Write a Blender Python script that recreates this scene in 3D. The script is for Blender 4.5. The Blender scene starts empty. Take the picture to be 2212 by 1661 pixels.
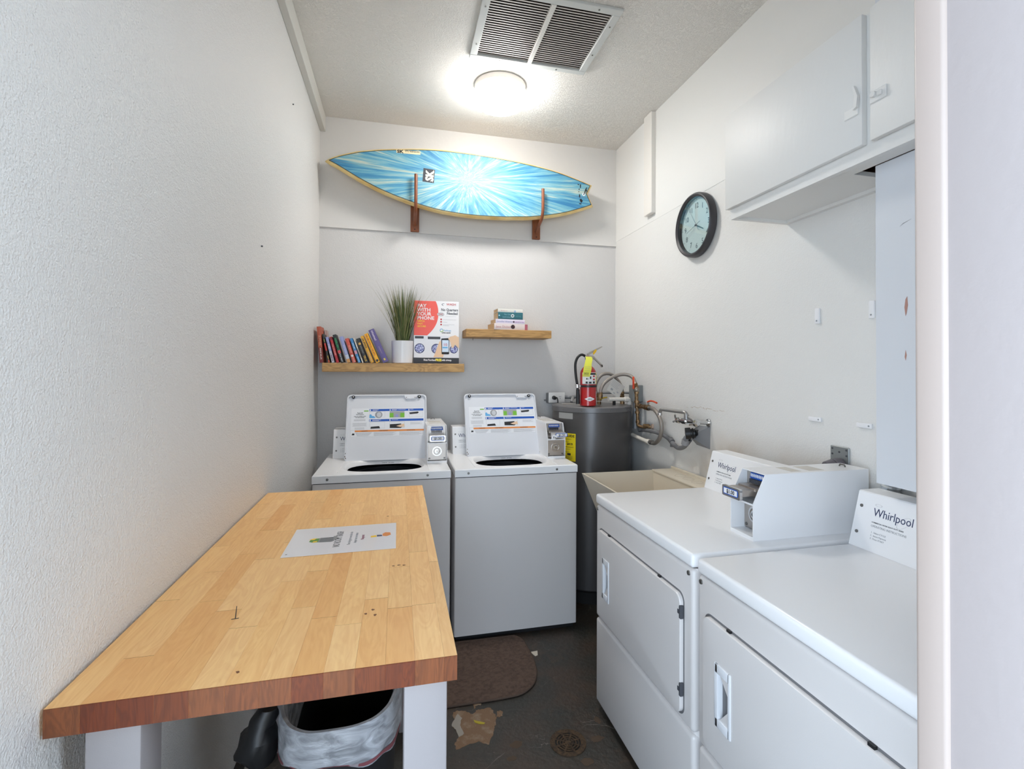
import bpy, bmesh, math, random
from mathutils import Vector, Matrix, Euler
random.seed(7)
S = bpy.context.scene
COL = S.collection
PI = math.pi

# ------------------------------------------------------------------ camera
W, H = 2.06, 3.072                      # room width (x) and height; back wall y=0, door side y=-3
def make_camera():
    cd = bpy.data.cameras.new('camera'); co = bpy.data.objects.new('camera', cd); COL.objects.link(co)
    yaw, pitch, roll = math.radians(13.9785), math.radians(0.6868), math.radians(0.2854)
    f = Vector((math.sin(yaw)*math.cos(pitch), math.cos(yaw)*math.cos(pitch), math.sin(pitch)))
    r = Vector((math.cos(yaw), -math.sin(yaw), 0)); u = r.cross(f)
    r2 = r*math.cos(roll)+u*math.sin(roll); u2 = -r*math.sin(roll)+u*math.cos(roll)
    m = Matrix((r2, u2, -f)).transposed().to_4x4(); m.translation = Vector((.4991, -3.469, 1.454))
    co.matrix_world = m
    cd.sensor_fit = 'HORIZONTAL'; cd.sensor_width = 36; cd.lens = 1090.85*36/2212
    cd.shift_x = -25.67/2212; cd.shift_y = -48.76/2212
    cd.clip_start = .02; cd.clip_end = 100
    S.camera = co
make_camera()

# ------------------------------------------------------------------ world, light, exposure
wd = bpy.data.worlds.new('world'); S.world = wd; wd.use_nodes = True
_n = wd.node_tree.nodes; _bg = _n['Background']
_bg.inputs[0].default_value = (.69, .835, 1.0, 1); _bg.inputs[1].default_value = 2.9
LAMP_EMIT = 32.0; LAMP_SIDE = 13.0
def area(name, loc, rot, sx, sy, power, col, portal=False):
    l = bpy.data.lights.new(name, 'AREA'); l.shape = 'RECTANGLE'; l.size = sx; l.size_y = sy
    l.energy = power; l.color = col
    o = bpy.data.objects.new(name, l); o.location = loc; o.rotation_euler = rot; COL.objects.link(o)
    if portal: l.cycles.is_portal = True
    return o
area('door_portal', (.54, -3.16, 1.22), (PI/2, 0, 0), 1.08, 2.44, 10, (1, 1, 1), True)
S.view_settings.view_transform = 'Standard'; S.view_settings.look = 'None'
S.view_settings.gamma = 1; S.view_settings.use_curve_mapping = False
S.view_settings.exposure = 1.48
S.cycles.use_denoising = True
S.cycles.max_bounces = 10; S.cycles.diffuse_bounces = 7; S.cycles.glossy_bounces = 4
S.cycles.transparent_max_bounces = 12
S.cycles.sample_clamp_indirect = 6.0
S.cycles.caustics_reflective = False; S.cycles.caustics_refractive = False

# ------------------------------------------------------------------ materials
def lin(c):
    o = []
    for v in c[:3]:
        v = v/255.0
        o.append(v/12.92 if v <= .04045 else ((v+.055)/1.055)**2.4)
    return (*o, 1)
MATS = {}
def M(name, col=(200, 200, 200), rough=.5, metal=0.0, bump=None, var=None, spec=.5, emit=None, alpha=None, coat=0):
    """col sRGB 0-255; bump=(scale,distance,detail[,stretch]); var=(col2,scale,lo,hi)"""
    if name in MATS: return MATS[name]
    m = bpy.data.materials.new(name); m.use_nodes = True; nt = m.node_tree; N = nt.nodes; L = nt.links
    b = N['Principled BSDF']
    b.inputs['Base Color'].default_value = lin(col); b.inputs['Roughness'].default_value = rough
    b.inputs['Metallic'].default_value = metal; b.inputs['Specular IOR Level'].default_value = spec
    if coat: b.inputs['Coat Weight'].default_value = coat; b.inputs['Coat Roughness'].default_value = .05
    if emit: b.inputs['Emission Color'].default_value = lin(col); b.inputs['Emission Strength'].default_value = emit
    if alpha is not None: b.inputs['Alpha'].default_value = alpha
    tc = N.new('ShaderNodeTexCoord')
    if bump:
        no = N.new('ShaderNodeTexNoise'); no.inputs['Scale'].default_value = bump[0]; no.inputs['Detail'].default_value = bump[2]
        src = tc.outputs['Object']
        if len(bump) > 3:
            mp = N.new('ShaderNodeMapping'); mp.inputs['Scale'].default_value = bump[3]; L.new(src, mp.inputs[0]); src = mp.outputs[0]
        L.new(src, no.inputs['Vector'])
        bp = N.new('ShaderNodeBump'); bp.inputs['Strength'].default_value = 1; bp.inputs['Distance'].default_value = bump[1]
        L.new(no.outputs[0], bp.inputs['Height']); L.new(bp.outputs[0], b.inputs['Normal'])
    if var:
        no = N.new('ShaderNodeTexNoise'); no.inputs['Scale'].default_value = var[1]; no.inputs['Detail'].default_value = 5
        L.new(tc.outputs['Object'], no.inputs['Vector'])
        mr = N.new('ShaderNodeMapRange'); mr.inputs[1].default_value = var[2]; mr.inputs[2].default_value = var[3]
        L.new(no.outputs[0], mr.inputs[0])
        mx = N.new('ShaderNodeMix'); mx.data_type = 'RGBA'; mx.inputs[6].default_value = lin(col); mx.inputs[7].default_value = lin(var[0])
        L.new(mr.outputs[0], mx.inputs[0]); L.new(mx.outputs[2], b.inputs['Base Color'])
    MATS[name] = m
    return m

class NT:
    """tiny helper to chain nodes"""
    def __init__(s, name, rough=.5):
        s.m = bpy.data.materials.new(name); s.m.use_nodes = True; s.t = s.m.node_tree; s.N = s.t.nodes; s.L = s.t.links
        s.b = s.N['Principled BSDF']; s.b.inputs['Roughness'].default_value = rough
        s.tc = s.N.new('ShaderNodeTexCoord').outputs['Object']
        MATS[name] = s.m
    def _in(s, sock, v):
        if v is None: return
        if isinstance(v, bpy.types.NodeSocket): s.L.new(v, sock)
        else: sock.default_value = v
    def math(s, op, a, b=None, c=None, clamp=False):
        n = s.N.new('ShaderNodeMath'); n.operation = op; n.use_clamp = clamp
        s._in(n.inputs[0], a); s._in(n.inputs[1], b); s._in(n.inputs[2], c); return n.outputs[0]
    def mapping(s, v, scale=(1, 1, 1), loc=(0, 0, 0), rot=(0, 0, 0)):
        n = s.N.new('ShaderNodeMapping'); s._in(n.inputs[0], v); s._in(n.inputs[1], loc); n.inputs[2].default_value = rot; n.inputs[3].default_value = scale; return n.outputs[0]
    def noise(s, v, scale, detail=4, dist=0, rough=.5):
        n = s.N.new('ShaderNodeTexNoise'); s._in(n.inputs['Vector'], v); n.inputs['Scale'].default_value = scale
        n.inputs['Detail'].default_value = detail; n.inputs['Distortion'].default_value = dist; n.inputs['Roughness'].default_value = rough
        return n.outputs[0]
    def ramp(s, f, stops):
        n = s.N.new('ShaderNodeValToRGB'); s._in(n.inputs[0], f); e = n.color_ramp.elements
        while len(e) < len(stops): e.new(.5)
        for i, (p, c) in enumerate(stops): e[i].position = p; e[i].color = c if len(c) == 4 else lin(c)
        return n.outputs[0]
    def mix(s, f, a, b, mode='MIX'):
        n = s.N.new('ShaderNodeMix'); n.data_type = 'RGBA'; n.blend_type = mode
        s._in(n.inputs[0], f); s._in(n.inputs[6], a if isinstance(a, bpy.types.NodeSocket) else lin(a)); s._in(n.inputs[7], b if isinstance(b, bpy.types.NodeSocket) else lin(b))
        return n.outputs[2]
    def sep(s, v):
        n = s.N.new('ShaderNodeSeparateXYZ'); s._in(n.inputs[0], v); return n.outputs
    def comb(s, x, y, z):
        n = s.N.new('ShaderNodeCombineXYZ'); s._in(n.inputs[0], x); s._in(n.inputs[1], y); s._in(n.inputs[2], z); return n.outputs[0]
    def bump(s, h, dist):
        n = s.N.new('ShaderNodeBump'); n.inputs['Distance'].default_value = dist; s._in(n.inputs['Height'], h); s.L.new(n.outputs[0], s.b.inputs['Normal'])
    def color(s, c): s.L.new(c, s.b.inputs['Base Color'])
    def box_mask(s, comp, lo, hi, soft):
        a = s.math('SUBTRACT', comp, lo); a = s.math('DIVIDE', a, soft, clamp=True)
        b = s.math('SUBTRACT', hi, comp); b = s.math('DIVIDE', b, soft, clamp=True)
        return s.math('MULTIPLY', a, b)

def wall_mat(name, col, dist, scale=95, rough=.42, dirt=None, knock=False):
    t = NT(name, rough)
    n1 = t.noise(t.tc, scale, 3, .15)
    if knock:
        n1 = t.ramp(t.noise(t.tc, scale, 4, 2.2), [(.47, (0, 0, 0, 1)), (.62, (1, 1, 1, 1))])
    n2 = t.noise(t.tc, scale*.28, 2)
    h = t.math('ADD', n1, t.math('MULTIPLY', n2, .8))
    t.bump(h, dist)
    c = t.mix(t.noise(t.tc, 1.3, 4), col, tuple(v*.975 for v in col))
    if dirt:
        x, y, z = t.sep(t.tc)
        m = dirt(t, x, y, z)
        c = t.mix(m, c, (168, 140, 105))
    t.color(c)
    return t.m
def dirt_right(t, x, y, z):
    # dirty band at laundry height behind the dryers and the tub, and a peeling-paint line
    m = t.box_mask(z, .75, 1.17, .16); m = t.math('MULTIPLY', m, t.box_mask(y, -2.15, -.95, .22))
    m = t.math('MULTIPLY', m, t.math('MULTIPLY', t.ramp(t.noise(t.tc, 4, 5), [(.35, (.1, .1, .1, 1)), (.65, (1, 1, 1, 1))]), .55))
    zz = t.math('ADD', z, t.math('MULTIPLY', t.noise(t.tc, 22, 3), .05))
    cr = t.box_mask(zz, 1.266, 1.2705, .0012); cr = t.math('MULTIPLY', cr, t.box_mask(y, -1.32, -.93, .05))
    cr = t.math('MULTIPLY', cr, t.ramp(t.noise(t.tc, 30, 2), [(.42, (0, 0, 0, 1)), (.5, (1, 1, 1, 1))]))
    return t.math('MAXIMUM', m, t.math('MULTIPLY', cr, .55))
m_wall_l = wall_mat('wall_paint_left', (224, 223, 221), .0030, 230, .38)
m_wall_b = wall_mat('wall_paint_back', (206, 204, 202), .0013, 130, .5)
m_wall_r = wall_mat('wall_paint_right', (226, 225, 222), .0014, 150, .5, dirt_right)
m_ceil = wall_mat('ceiling_knockdown', (238, 234, 228), .0019, 72, .45, None, True)
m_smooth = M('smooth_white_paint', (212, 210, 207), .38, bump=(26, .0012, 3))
m_gloss = M('glossy_white_paint', (224, 223, 220), .5, bump=(34, .0009, 3, (1, 1, .4)))
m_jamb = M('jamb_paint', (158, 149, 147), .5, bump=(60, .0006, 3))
m_jamb2 = M('jamb_edge_paint', (168, 154, 146), .45)
m_white = M('white_enamel', (238, 238, 239), .28)
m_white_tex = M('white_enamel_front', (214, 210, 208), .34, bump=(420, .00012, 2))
m_black = M('black_plastic', (22, 22, 24), .45)
m_dark = M('dark_void', (18, 17, 17), .8)
m_tub = M('washer_tub_grey', (48, 50, 54), .5)
m_screw = M('steel_screw', (120, 118, 114), .4, .8)
m_chrome = M('chrome', (205, 205, 205), .16, 1)
m_steel = M('brushed_steel', (178, 170, 163), .34, .85, bump=(8, .0004, 4, (1, 30, 1)))
m_hose = M('braided_steel', (150, 143, 136), .42, .55, bump=(520, .0008, 1))
m_brass = M('aged_brass', (140, 112, 78), .42, .7, var=((92, 72, 52), 60, .4, .65))
m_orange = M('orange_handle', (214, 78, 40), .45)
m_pvc = M('white_pvc', (224, 218, 208), .4)
m_gplastic = M('grey_plastic_pipe', (118, 118, 120), .5)
m_conduit = M('grey_conduit', (128, 130, 132), .45, .3)
m_red = M('extinguisher_red', (176, 22, 26), .3, coat=.4)
m_yellow = M('yellow_paper', (222, 222, 78), .6)
m_eguide = M('energy_label_yellow', (232, 208, 24), .5)
m_blk = M('print_black', (28, 28, 32), .6)
m_dkgrey = M('print_dark_grey', (70, 72, 78), .6)
m_grey = M('print_grey', (150, 152, 156), .6)
m_ltgrey = M('print_light_grey', (196, 198, 202), .6)
m_blue = M('print_blue', (24, 84, 176), .5)
m_ltblue = M('print_light_blue', (96, 170, 220), .5)
m_green = M('print_green', (120, 184, 60), .5)
m_orangep = M('print_orange', (226, 140, 70), .5)
m_redp = M('print_red', (236, 98, 88), .5)
m_redd = M('print_deep_red', (190, 44, 48), .5)
m_yel = M('print_yellow', (248, 204, 60), .5)
m_skin = M('print_skin', (228, 196, 164), .6)
m_paper = M('white_paper', (234, 234, 236), .5)
m_page = M('book_pages', (206, 178, 140), .8, bump=(300, .0004, 1, (1, 1, .05)))
m_navy = M('print_navy', (44, 56, 92), .5)
m_lav = M('print_lavender', (150, 150, 205), .5)

def wood_long(name, axis, dark, light, rnd, sc=1.0, rough=.4, figure=.5):
    t = NT(name, rough)
    oi = t.N.new('ShaderNodeObjectInfo').outputs['Random']
    off = t.comb(t.math('MULTIPLY', oi, 37.0), t.math('MULTIPLY', oi, 91.0), t.math('MULTIPLY', oi, 53.0))
    st = [1, 1, 1]; st[axis] = .07
    v = t.mapping(t.tc, (1, 1, 1), off)
    fine = t.noise(t.mapping(v, tuple(a*1.0 for a in st)), 150*sc, 4, .3)
    st2 = [1, 1, 1]; st2[axis] = .16
    big = t.noise(t.mapping(v, tuple(st2)), 22*sc, 3, 1.3)
    rings = t.math('SINE', t.math('MULTIPLY', big, 46)); rings = t.math('MULTIPLY_ADD', rings, .5, .5)
    g = t.math('ADD', t.math('MULTIPLY', fine, .55), t.math('MULTIPLY', rings, .22*figure)); g = t.math('ADD', g, t.math('MULTIPLY', big, .35))
    c = t.ramp(g, [(.12, dark), (.80, light)])
    tone = t.ramp(oi, [(0, (255*(1-rnd*.4), 255*(1-rnd*.95), 255*(1-rnd*1.6))), (.25, (248, 240, 228)), (.5, (255, 255, 255)), (.75, (252, 246, 236)), (1, (255*(1-rnd*.35), 255*(1-rnd*.5), 255*(1-rnd*.7)))])
    c = t.mix(1, c, tone, 'MULTIPLY')
    t.color(c); t.bump(fine, .00025)
    return t.m
m_bb = wood_long('birch_block', 1, (234, 178, 118), (255, 214, 150), .12, 1, .45, .8)
m_bbe = wood_long('birch_end_grain', 2, (84, 44, 20), (128, 72, 36), .34, 1.6, .45, 1.2)
m_shelf = wood_long('shelf_oak', 0, (132, 98, 56), (194, 154, 98), .1, .8, .55, 1.6)
m_rack = wood_long('rack_walnut', 2, (98, 54, 34), (150, 90, 58), .1, 1.2, .4)

def floor_material():
    t = NT('painted_concrete', .5)
    x, y, z = t.sep(t.tc)
    c = t.mix(t.ramp(t.noise(t.tc, 5, 6), [(.4, (0, 0, 0, 1)), (.62, (1, 1, 1, 1))]), (50, 48, 43), (64, 52, 43))
    # worn brown scuffs toward the dryers
    m = t.math('MULTIPLY', t.box_mask(x, 1.0, 1.5, .3), t.ramp(t.noise(t.tc, 16, 6, 1), [(.54, (0, 0, 0, 1)), (.66, (1, 1, 1, 1))]))
    c = t.mix(t.math('MULTIPLY', m, .35), c, (96, 74, 56))
    # crazed light scratches
    nv = t.N.new('ShaderNodeTexVoronoi'); nv.feature = 'DISTANCE_TO_EDGE'; nv.inputs['Scale'].default_value = 2.7
    wob = t.noise(t.tc, 9, 4); off = t.comb(t.math('MULTIPLY', wob, .3), t.math('MULTIPLY', wob, .25), 0.0)
    va = t.N.new('ShaderNodeVectorMath'); t._in(va.inputs[0], t.tc); t._in(va.inputs[1], off); t.L.new(va.outputs[0], nv.inputs['Vector'])
    ed = t.math('SUBTRACT', 1.0, t.math('DIVIDE', nv.outputs[0], .007, clamp=True))
    ed = t.math('MULTIPLY', ed, t.ramp(t.noise(t.tc, 7, 3), [(.48, (0, 0, 0, 1)), (.62, (1, 1, 1, 1))]))
    c = t.mix(t.math('MULTIPLY', ed, .55), c, (140, 130, 122))
    sp = t.ramp(t.noise(t.tc, 120, 1), [(.76, (0, 0, 0, 1)), (.79, (1, 1, 1, 1))])
    c = t.mix(t.math('MULTIPLY', sp, .5), c, (150, 140, 128))
    t.color(c); t.bump(t.noise(t.tc, 45, 5), .003)
    return t.m
m_floor = floor_material()
m_bare = M('bare_concrete', (128, 100, 76), .85, bump=(160, .002, 4), var=((150, 132, 112), 26, .5, .7))
m_mat = M('brown_carpet', (96, 77, 66), .95, bump=(150, .004, 4, (.5, 1, 1)), var=((72, 56, 48), 60, .4, .7))

def board_paint():
    t = NT('surfboard_swirl', .55); t.b.inputs['Specular IOR Level'].default_value = .2
    x, y, z = t.sep(t.tc)
    dx = t.math('SUBTRACT', x, .93-.95); dz = t.math('SUBTRACT', z, 2.69-2.46)   # object space: origin (.95, -.13, 2.46)
    ra = t.math('SQRT', t.math('ADD', t.math('MULTIPLY', dx, dx), t.math('MULTIPLY', t.math('MULTIPLY', dz, dz), 2.0)))
    rr = t.math('ADD', ra, .02)
    ux = t.math('DIVIDE', dx, rr); uz = t.math('DIVIDE', t.math('MULTIPLY', dz, 1.4), rr)
    wob = t.math('MULTIPLY', t.noise(t.tc, 9, 3), .07)
    v = t.comb(t.math('MULTIPLY', ux, 6.0), t.math('ADD', t.math('MULTIPLY', ra, 1.1), wob), t.math('MULTIPLY', uz, 11.0))
    n1 = t.noise(v, 1.6, 7, .35, .6)
    n2 = t.noise(v, 3.6, 6, .5, .6)
    f = t.math('ADD', t.math('MULTIPLY', n1, .62), t.math('MULTIPLY', n2, .38))
    c = t.ramp(f, [(.38, (60, 122, 164)), (.455, (84, 146, 176)), (.51, (108, 164, 182)), (.55, (134, 174, 180)), (.62, (190, 196, 180))])
    cm = t.math('SUBTRACT', 1.0, t.math('DIVIDE', ra, .42, clamp=True)); cm = t.math('MULTIPLY', t.math('POWER', cm, 1.3), .40)
    c = t.mix(t.math('MULTIPLY', cm, t.math('ADD', .55, f)), c, (158, 190, 204))
    # stringer hairline
    sl = t.math('ADD', t.math('MULTIPLY', x, -.052), 2.737-.0494-2.46); sl = t.math('ABSOLUTE', t.math('SUBTRACT', z, sl))
    sl = t.math('SUBTRACT', 1.0, t.math('DIVIDE', sl, .0022, clamp=True))
    c = t.mix(t.math('MULTIPLY', sl, .5), c, (150, 140, 110))
    t.color(c); 
    return t.m
m_board = board_paint()
m_rail = M('surfboard_rail_cream', (232, 206, 142), .35, var=((214, 178, 104), 9, .4, .7))

def thin_glass(name, tint=(240, 246, 246), fac=.06, rough=.02):
    m = bpy.data.materials.new(name); m.use_nodes = True; nt = m.node_tree; N = nt.nodes; L = nt.links
    for n in list(N):
        if n.type != 'OUTPUT_MATERIAL': N.remove(n)
    tr = N.new('ShaderNodeBsdfTransparent'); tr.inputs[0].default_value = lin(tint)
    gl = N.new('ShaderNodeBsdfGlossy'); gl.inputs['Roughness'].default_value = rough; gl.inputs[0].default_value = (.5, .5, .5, 1)
    lw = N.new('ShaderNodeLayerWeight'); lw.inputs[0].default_value = .25
    ad = N.new('ShaderNodeMath'); ad.operation = 'MULTIPLY_ADD'; ad.inputs[1].default_value = .22; ad.inputs[2].default_value = fac; L.new(lw.outputs[0], ad.inputs[0])
    mx = N.new('ShaderNodeMixShader'); L.new(ad.outputs[0], mx.inputs[0]); L.new(tr.outputs[0], mx.inputs[1]); L.new(gl.outputs[0], mx.inputs[2])
    L.new(mx.outputs[0], [n for n in N if n.type == 'OUTPUT_MATERIAL'][0].inputs[0])
    MATS[name] = m; return m
m_glass = thin_glass('clock_glass', (248, 253, 253), .03)
m_clear = thin_glass('clear_tape', (250, 250, 250), .12, .2)

# ------------------------------------------------------------------ mesh builder
class B:
    def __init__(s): s.v = []; s.f = []; s.mi = []; s.sm = []; s.cur = 0
    def add(s, vs, fs, M4=None, smooth=False):
        o = len(s.v)
        for p in vs:
            p = Vector(p); s.v.append(tuple(M4 @ p) if M4 else tuple(p))
        for f in fs: s.f.append(tuple(i+o for i in f)); s.mi.append(s.cur); s.sm.append(smooth)
        return s
    def box(s, x0, x1, y0, y1, z0, z1, M4=None):
        vs = [(x, y, z) for z in (z0, z1) for y in (y0, y1) for x in (x0, x1)]
        fs = [(0, 2, 3, 1), (4, 5, 7, 6), (0, 1, 5, 4), (2, 6, 7, 3), (0, 4, 6, 2), (1, 3, 7, 5)]
        return s.add(vs, fs, M4)
    def rbox(s, x0, x1, y0, y1, z0, z1, r=.005, seg=2, M4=None, axes=None):
        bm = bmesh.new(); bmesh.ops.create_cube(bm, size=1)
        for v in bm.verts:
            v.co = Vector((x0+(v.co.x+.5)*(x1-x0), y0+(v.co.y+.5)*(y1-y0), z0+(v.co.z+.5)*(z1-z0)))
        ed = bm.edges[:]
        if axes is not None:
            ed = [e for e in ed if max(range(3), key=lambda i: abs((e.verts[0].co-e.verts[1].co)[i])) in axes]
        bmesh.ops.bevel(bm, geom=ed, offset=r, segments=seg, affect='EDGES', profile=.5, clamp_overlap=True)
        bm.verts.ensure_lookup_table(); bm.normal_update()
        vs = [v.co.copy() for v in bm.verts]; fs = [tuple(v.index for v in f.verts) for f in bm.faces]
        fl = [max(abs(c) for c in f.normal) < .999 for f in bm.faces]
        bm.free(); s.add(vs, fs, M4, False)
        if seg > 1: s.sm[len(s.sm)-len(fl):] = fl
        return s
    def prism(s, pts, a, b, axis='y', M4=None, smooth=False):
        """closed 2D outline extruded along axis from a to b. axis y: pts=(x,z); z: (x,y); x: (y,z)"""
        def P(p, t): return {'y': (p[0], t, p[1]), 'z': (p[0], p[1], t), 'x': (t, p[0], p[1])}[axis]
        n = len(pts); vs = [P(p, a) for p in pts]+[P(p, b) for p in pts]
        fs = [tuple(range(n)), tuple(range(2*n-1, n-1, -1))]+[(i, n+i, n+(i+1) % n, (i+1) % n) for i in range(n)]
        return s.add(vs, fs, M4, smooth)
    def lathe(s, prof, c=(0, 0, 0), n=40, M4=None, smooth=True, cap=True):
        vs = []; fs = []; k = len(prof)
        for (r, z) in prof:
            for i in range(n):
                a = 2*PI*i/n; vs.append((c[0]+r*math.cos(a), c[1]+r*math.sin(a), c[2]+z))
        for j in range(k-1):
            for i in range(n):
                fs.append((j*n+i, j*n+(i+1) % n, (j+1)*n+(i+1) % n, (j+1)*n+i))
        if cap: fs.append(tuple(reversed(range(n)))); fs.append(tuple((k-1)*n+i for i in range(n)))
        return s.add(vs, fs, M4, smooth)
    def cyl(s, p0, p1, r, r2=None, n=20, smooth=True):
        p0, p1 = Vector(p0), Vector(p1); d = p1-p0; L = d.length
        q = d.to_track_quat('Z', 'Y').to_matrix().to_4x4(); q.translation = p0
        r2 = r if r2 is None else r2
        e = min(r, r2, L)*.04
        return s.lathe([(r-e, 0), (r, e), (r2, L-e), (r2-e, L)], n=n, M4=q, smooth=smooth)
    def tube(s, pts, r, n=12, sub=6, caps=True, rf=None):
        P = [Vector(p) for p in pts]
        if sub > 1 and len(P) > 2:
            Q = []
            for i in range(len(P)-1):
                a = P[max(i-1, 0)]; b = P[i]; c = P[i+1]; d = P[min(i+2, len(P)-1)]
                for k in range(sub):
                    t = k/sub
                    Q.append(.5*((2*b)+(c-a)*t+(2*a-5*b+4*c-d)*t*t+(-a+3*b-3*c+d)*t**3))
            Q.append(P[-1]); P = Q
        vs = []; fs = []; m = len(P); up = None
        for i, p in enumerate(P):
            t = (P[min(i+1, m-1)]-P[max(i-1, 0)]).normalized()
            if up is None: up = t.orthogonal().normalized()
            up = (up-t*up.dot(t)).normalized(); w = t.cross(up)
            rr = r if rf is None else r*rf(i/(m-1))
            for k in range(n):
                a = 2*PI*k/n; vs.append(p+(up*math.cos(a)+w*math.sin(a))*rr)
        for i in range(m-1):
            for k in range(n): fs.append((i*n+k, i*n+(k+1) % n, (i+1)*n+(k+1) % n, (i+1)*n+k))
        if caps: fs.append(tuple(reversed(range(n)))); fs.append(tuple((m-1)*n+k for k in range(n)))
        return s.add(vs, fs, None, True)
    def ring(s, r0, r1, z0, z1, n=48, M4=None, a0=0, a1=2*PI):
        full = abs(a1-a0-2*PI) < 1e-6; k = n if full else n+1; vs = []; fs = []
        for (r, z) in ((r0, z0), (r1, z0), (r1, z1), (r0, z1)):
            for i in range(k):
                a = a0+(a1-a0)*i/n; vs.append((r*math.cos(a), r*math.sin(a), z))
        for j in range(4):
            j2 = (j+1) % 4
            for i in range(n): fs.append((j*k+i, j*k+(i+1) % k, j2*k+(i+1) % k, j2*k+i))
        if not full: fs += [(0, k, 2*k, 3*k), (k-1, 4*k-1, 3*k-1, 2*k-1)]
        return s.add(vs, fs, M4, False)
    def mesh(s, name, mats):
        me = bpy.data.meshes.new(name); me.from_pydata(s.v, [], s.f)
        for m in (mats if isinstance(mats, (list, tuple)) else [mats]): me.materials.append(m)
        me.polygons.foreach_set('material_index', s.mi); me.polygons.foreach_set('use_smooth', s.sm)
        bm = bmesh.new(); bm.from_mesh(me); bmesh.ops.recalc_face_normals(bm, faces=bm.faces[:]); bm.to_mesh(me); bm.free()
        me.update(); return me

def acc(o):
    v = Vector((0, 0, 0))
    while o is not None: v = v+o.location; o = o.parent
    return v
def sharp(me, ang=35):
    try:
        me.set_sharp_from_angle(angle=math.radians(ang))
    except Exception: pass
def part(name, b, mats, parent=None, world=False, label=None, kind=None):
    """b: B or mesh. world=True: vertices are in world space, shift them into the (unrotated) parent's frame"""
    me = b.mesh(name, mats) if isinstance(b, B) else b
    sharp(me)
    o = bpy.data.objects.new(name, me); COL.objects.link(o)
    if parent is not None:
        o.parent = parent
        if world: me.transform(Matrix.Translation(-acc(parent)))
    if label: o['label'] = label
    if kind: o['kind'] = kind
    return o
def thing(name, label, cat, loc=(0, 0, 0), rotz=0, group=None):
    o = bpy.data.objects.new(name, None); o.empty_display_size = .05; COL.objects.link(o)
    o.location = loc; o.rotation_euler = (0, 0, rotz); o['label'] = label; o['category'] = cat
    if group: o['group'] = group
    return o
def tag(o, label, cat, group=None):
    o['label'] = label; o['category'] = cat
    if group: o['group'] = group
    return o
def struct(name, b, m):
    return part(name, b, m, kind='structure')
def place(o, base):
    """give a one-mesh thing (world-space vertices) its origin at base"""
    o.data.transform(Matrix.Translation(-Vector(base))); o.location = base; return o

# ---- text as flat mesh
_TX = {}
def text_mesh(s, size, bold=0.0, align='LEFT', ext=.0002, sx=1.0):
    key = (s, size, bold, align, ext, sx)
    if key in _TX: return _TX[key].copy()
    cu = bpy.data.curves.new('t', 'FONT'); cu.body = s; cu.size = size; cu.align_x = align; cu.offset = bold*size
    cu.extrude = ext; cu.resolution_u = 2; cu.space_line = .95
    o = bpy.data.objects.new('t', cu); COL.objects.link(o)
    dg = bpy.context.evaluated_depsgraph_get(); dg.update()
    me = bpy.data.meshes.new_from_object(o.evaluated_get(dg))
    bpy.data.objects.remove(o); bpy.data.curves.remove(cu)
    if sx != 1: me.transform(Matrix.Diagonal((sx, 1, 1, 1)))
    _TX[key] = me; return me.copy()
def frame(o, xd, yd):
    """matrix with local x->xd, y->yd, z->normal at origin o"""
    xd = Vector(xd).normalized(); yd = Vector(yd).normalized(); n = xd.cross(yd)
    m = Matrix((xd, yd, n)).transposed().to_4x4(); m.translation = Vector(o); return m
def text(name, s, size, mat, parent, M4, bold=0.0, align='LEFT', sx=1.0, world=False, wrap=None):
    me = text_mesh(s, size, bold, align, .0002, sx)
    me.materials.clear(); me.materials.append(mat)
    me.transform(M4)
    if wrap:
        for v in me.vertices: v.co = wrap(v.co)
    return part(name, me, mat, parent, world)
def flats(name, rects, mat, parent, M4, t=.0004, lift=0, world=False, each=False):
    """thin printed rectangles (u0,u1,v0,v1) in the plane of M4"""
    if each:
        return [flats(name, [q], mat, parent, M4, t, lift, world) for q in rects]
    b = B()
    for r in rects: b.box(r[0], r[1], r[2], r[3], lift, lift+t, M4)
    return part(name, b, mat, parent, world, kind='stuff' if len(rects) > 1 else None)
def each(name, prisms, z0, z1, mat, parent, M4, world=False):
    for q in prisms: part(name, B().prism(q, z0, z1, 'z', M4), mat, parent, world)
def disc(b, cx, cy, r, z0, z1, M4, n=28, sx=1.0):
    b.prism([(cx+r*sx*math.cos(2*PI*i/n), cy+r*math.sin(2*PI*i/n)) for i in range(n)], z0, z1, 'z', M4); return b

# ================================================================== THE ROOM
YF = -3.0      # inner face of the front wall (door side)
struct('floor', B().box(-.12, W+.12, YF-.9, .12, -.1, 0), m_floor)
struct('wall_left', B().box(-.12, 0, YF-.17, .12, 0, H+.1), m_wall_l)
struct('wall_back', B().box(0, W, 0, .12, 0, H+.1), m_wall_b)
struct('wall_right', B().box(W, W+.12, YF-.17, .12, 0, H+.1), m_wall_r)
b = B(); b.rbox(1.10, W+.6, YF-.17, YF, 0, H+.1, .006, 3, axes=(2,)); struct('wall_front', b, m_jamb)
struct('trim_1', B().rbox(1.096, 1.12, YF-.034, YF+.004, 0, 2.449, .006, 3, axes=(2,)), m_jamb2)
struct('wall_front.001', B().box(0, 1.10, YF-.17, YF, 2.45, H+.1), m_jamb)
# ceiling with the opening of the return-air grille
VX0, VX1, VY0, VY1 = .88, 1.435, -1.355, -.912
b = B(); b.box(0, VX0, YF-.17, .0, H, H+.1).box(VX1, W, YF-.17, .0, H, H+.1).box(VX0, VX1, VY1, 0, H, H+.1).box(VX0, VX1, YF-.17, VY0, H, H+.1)
struct('ceiling', b, m_ceil)
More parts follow.
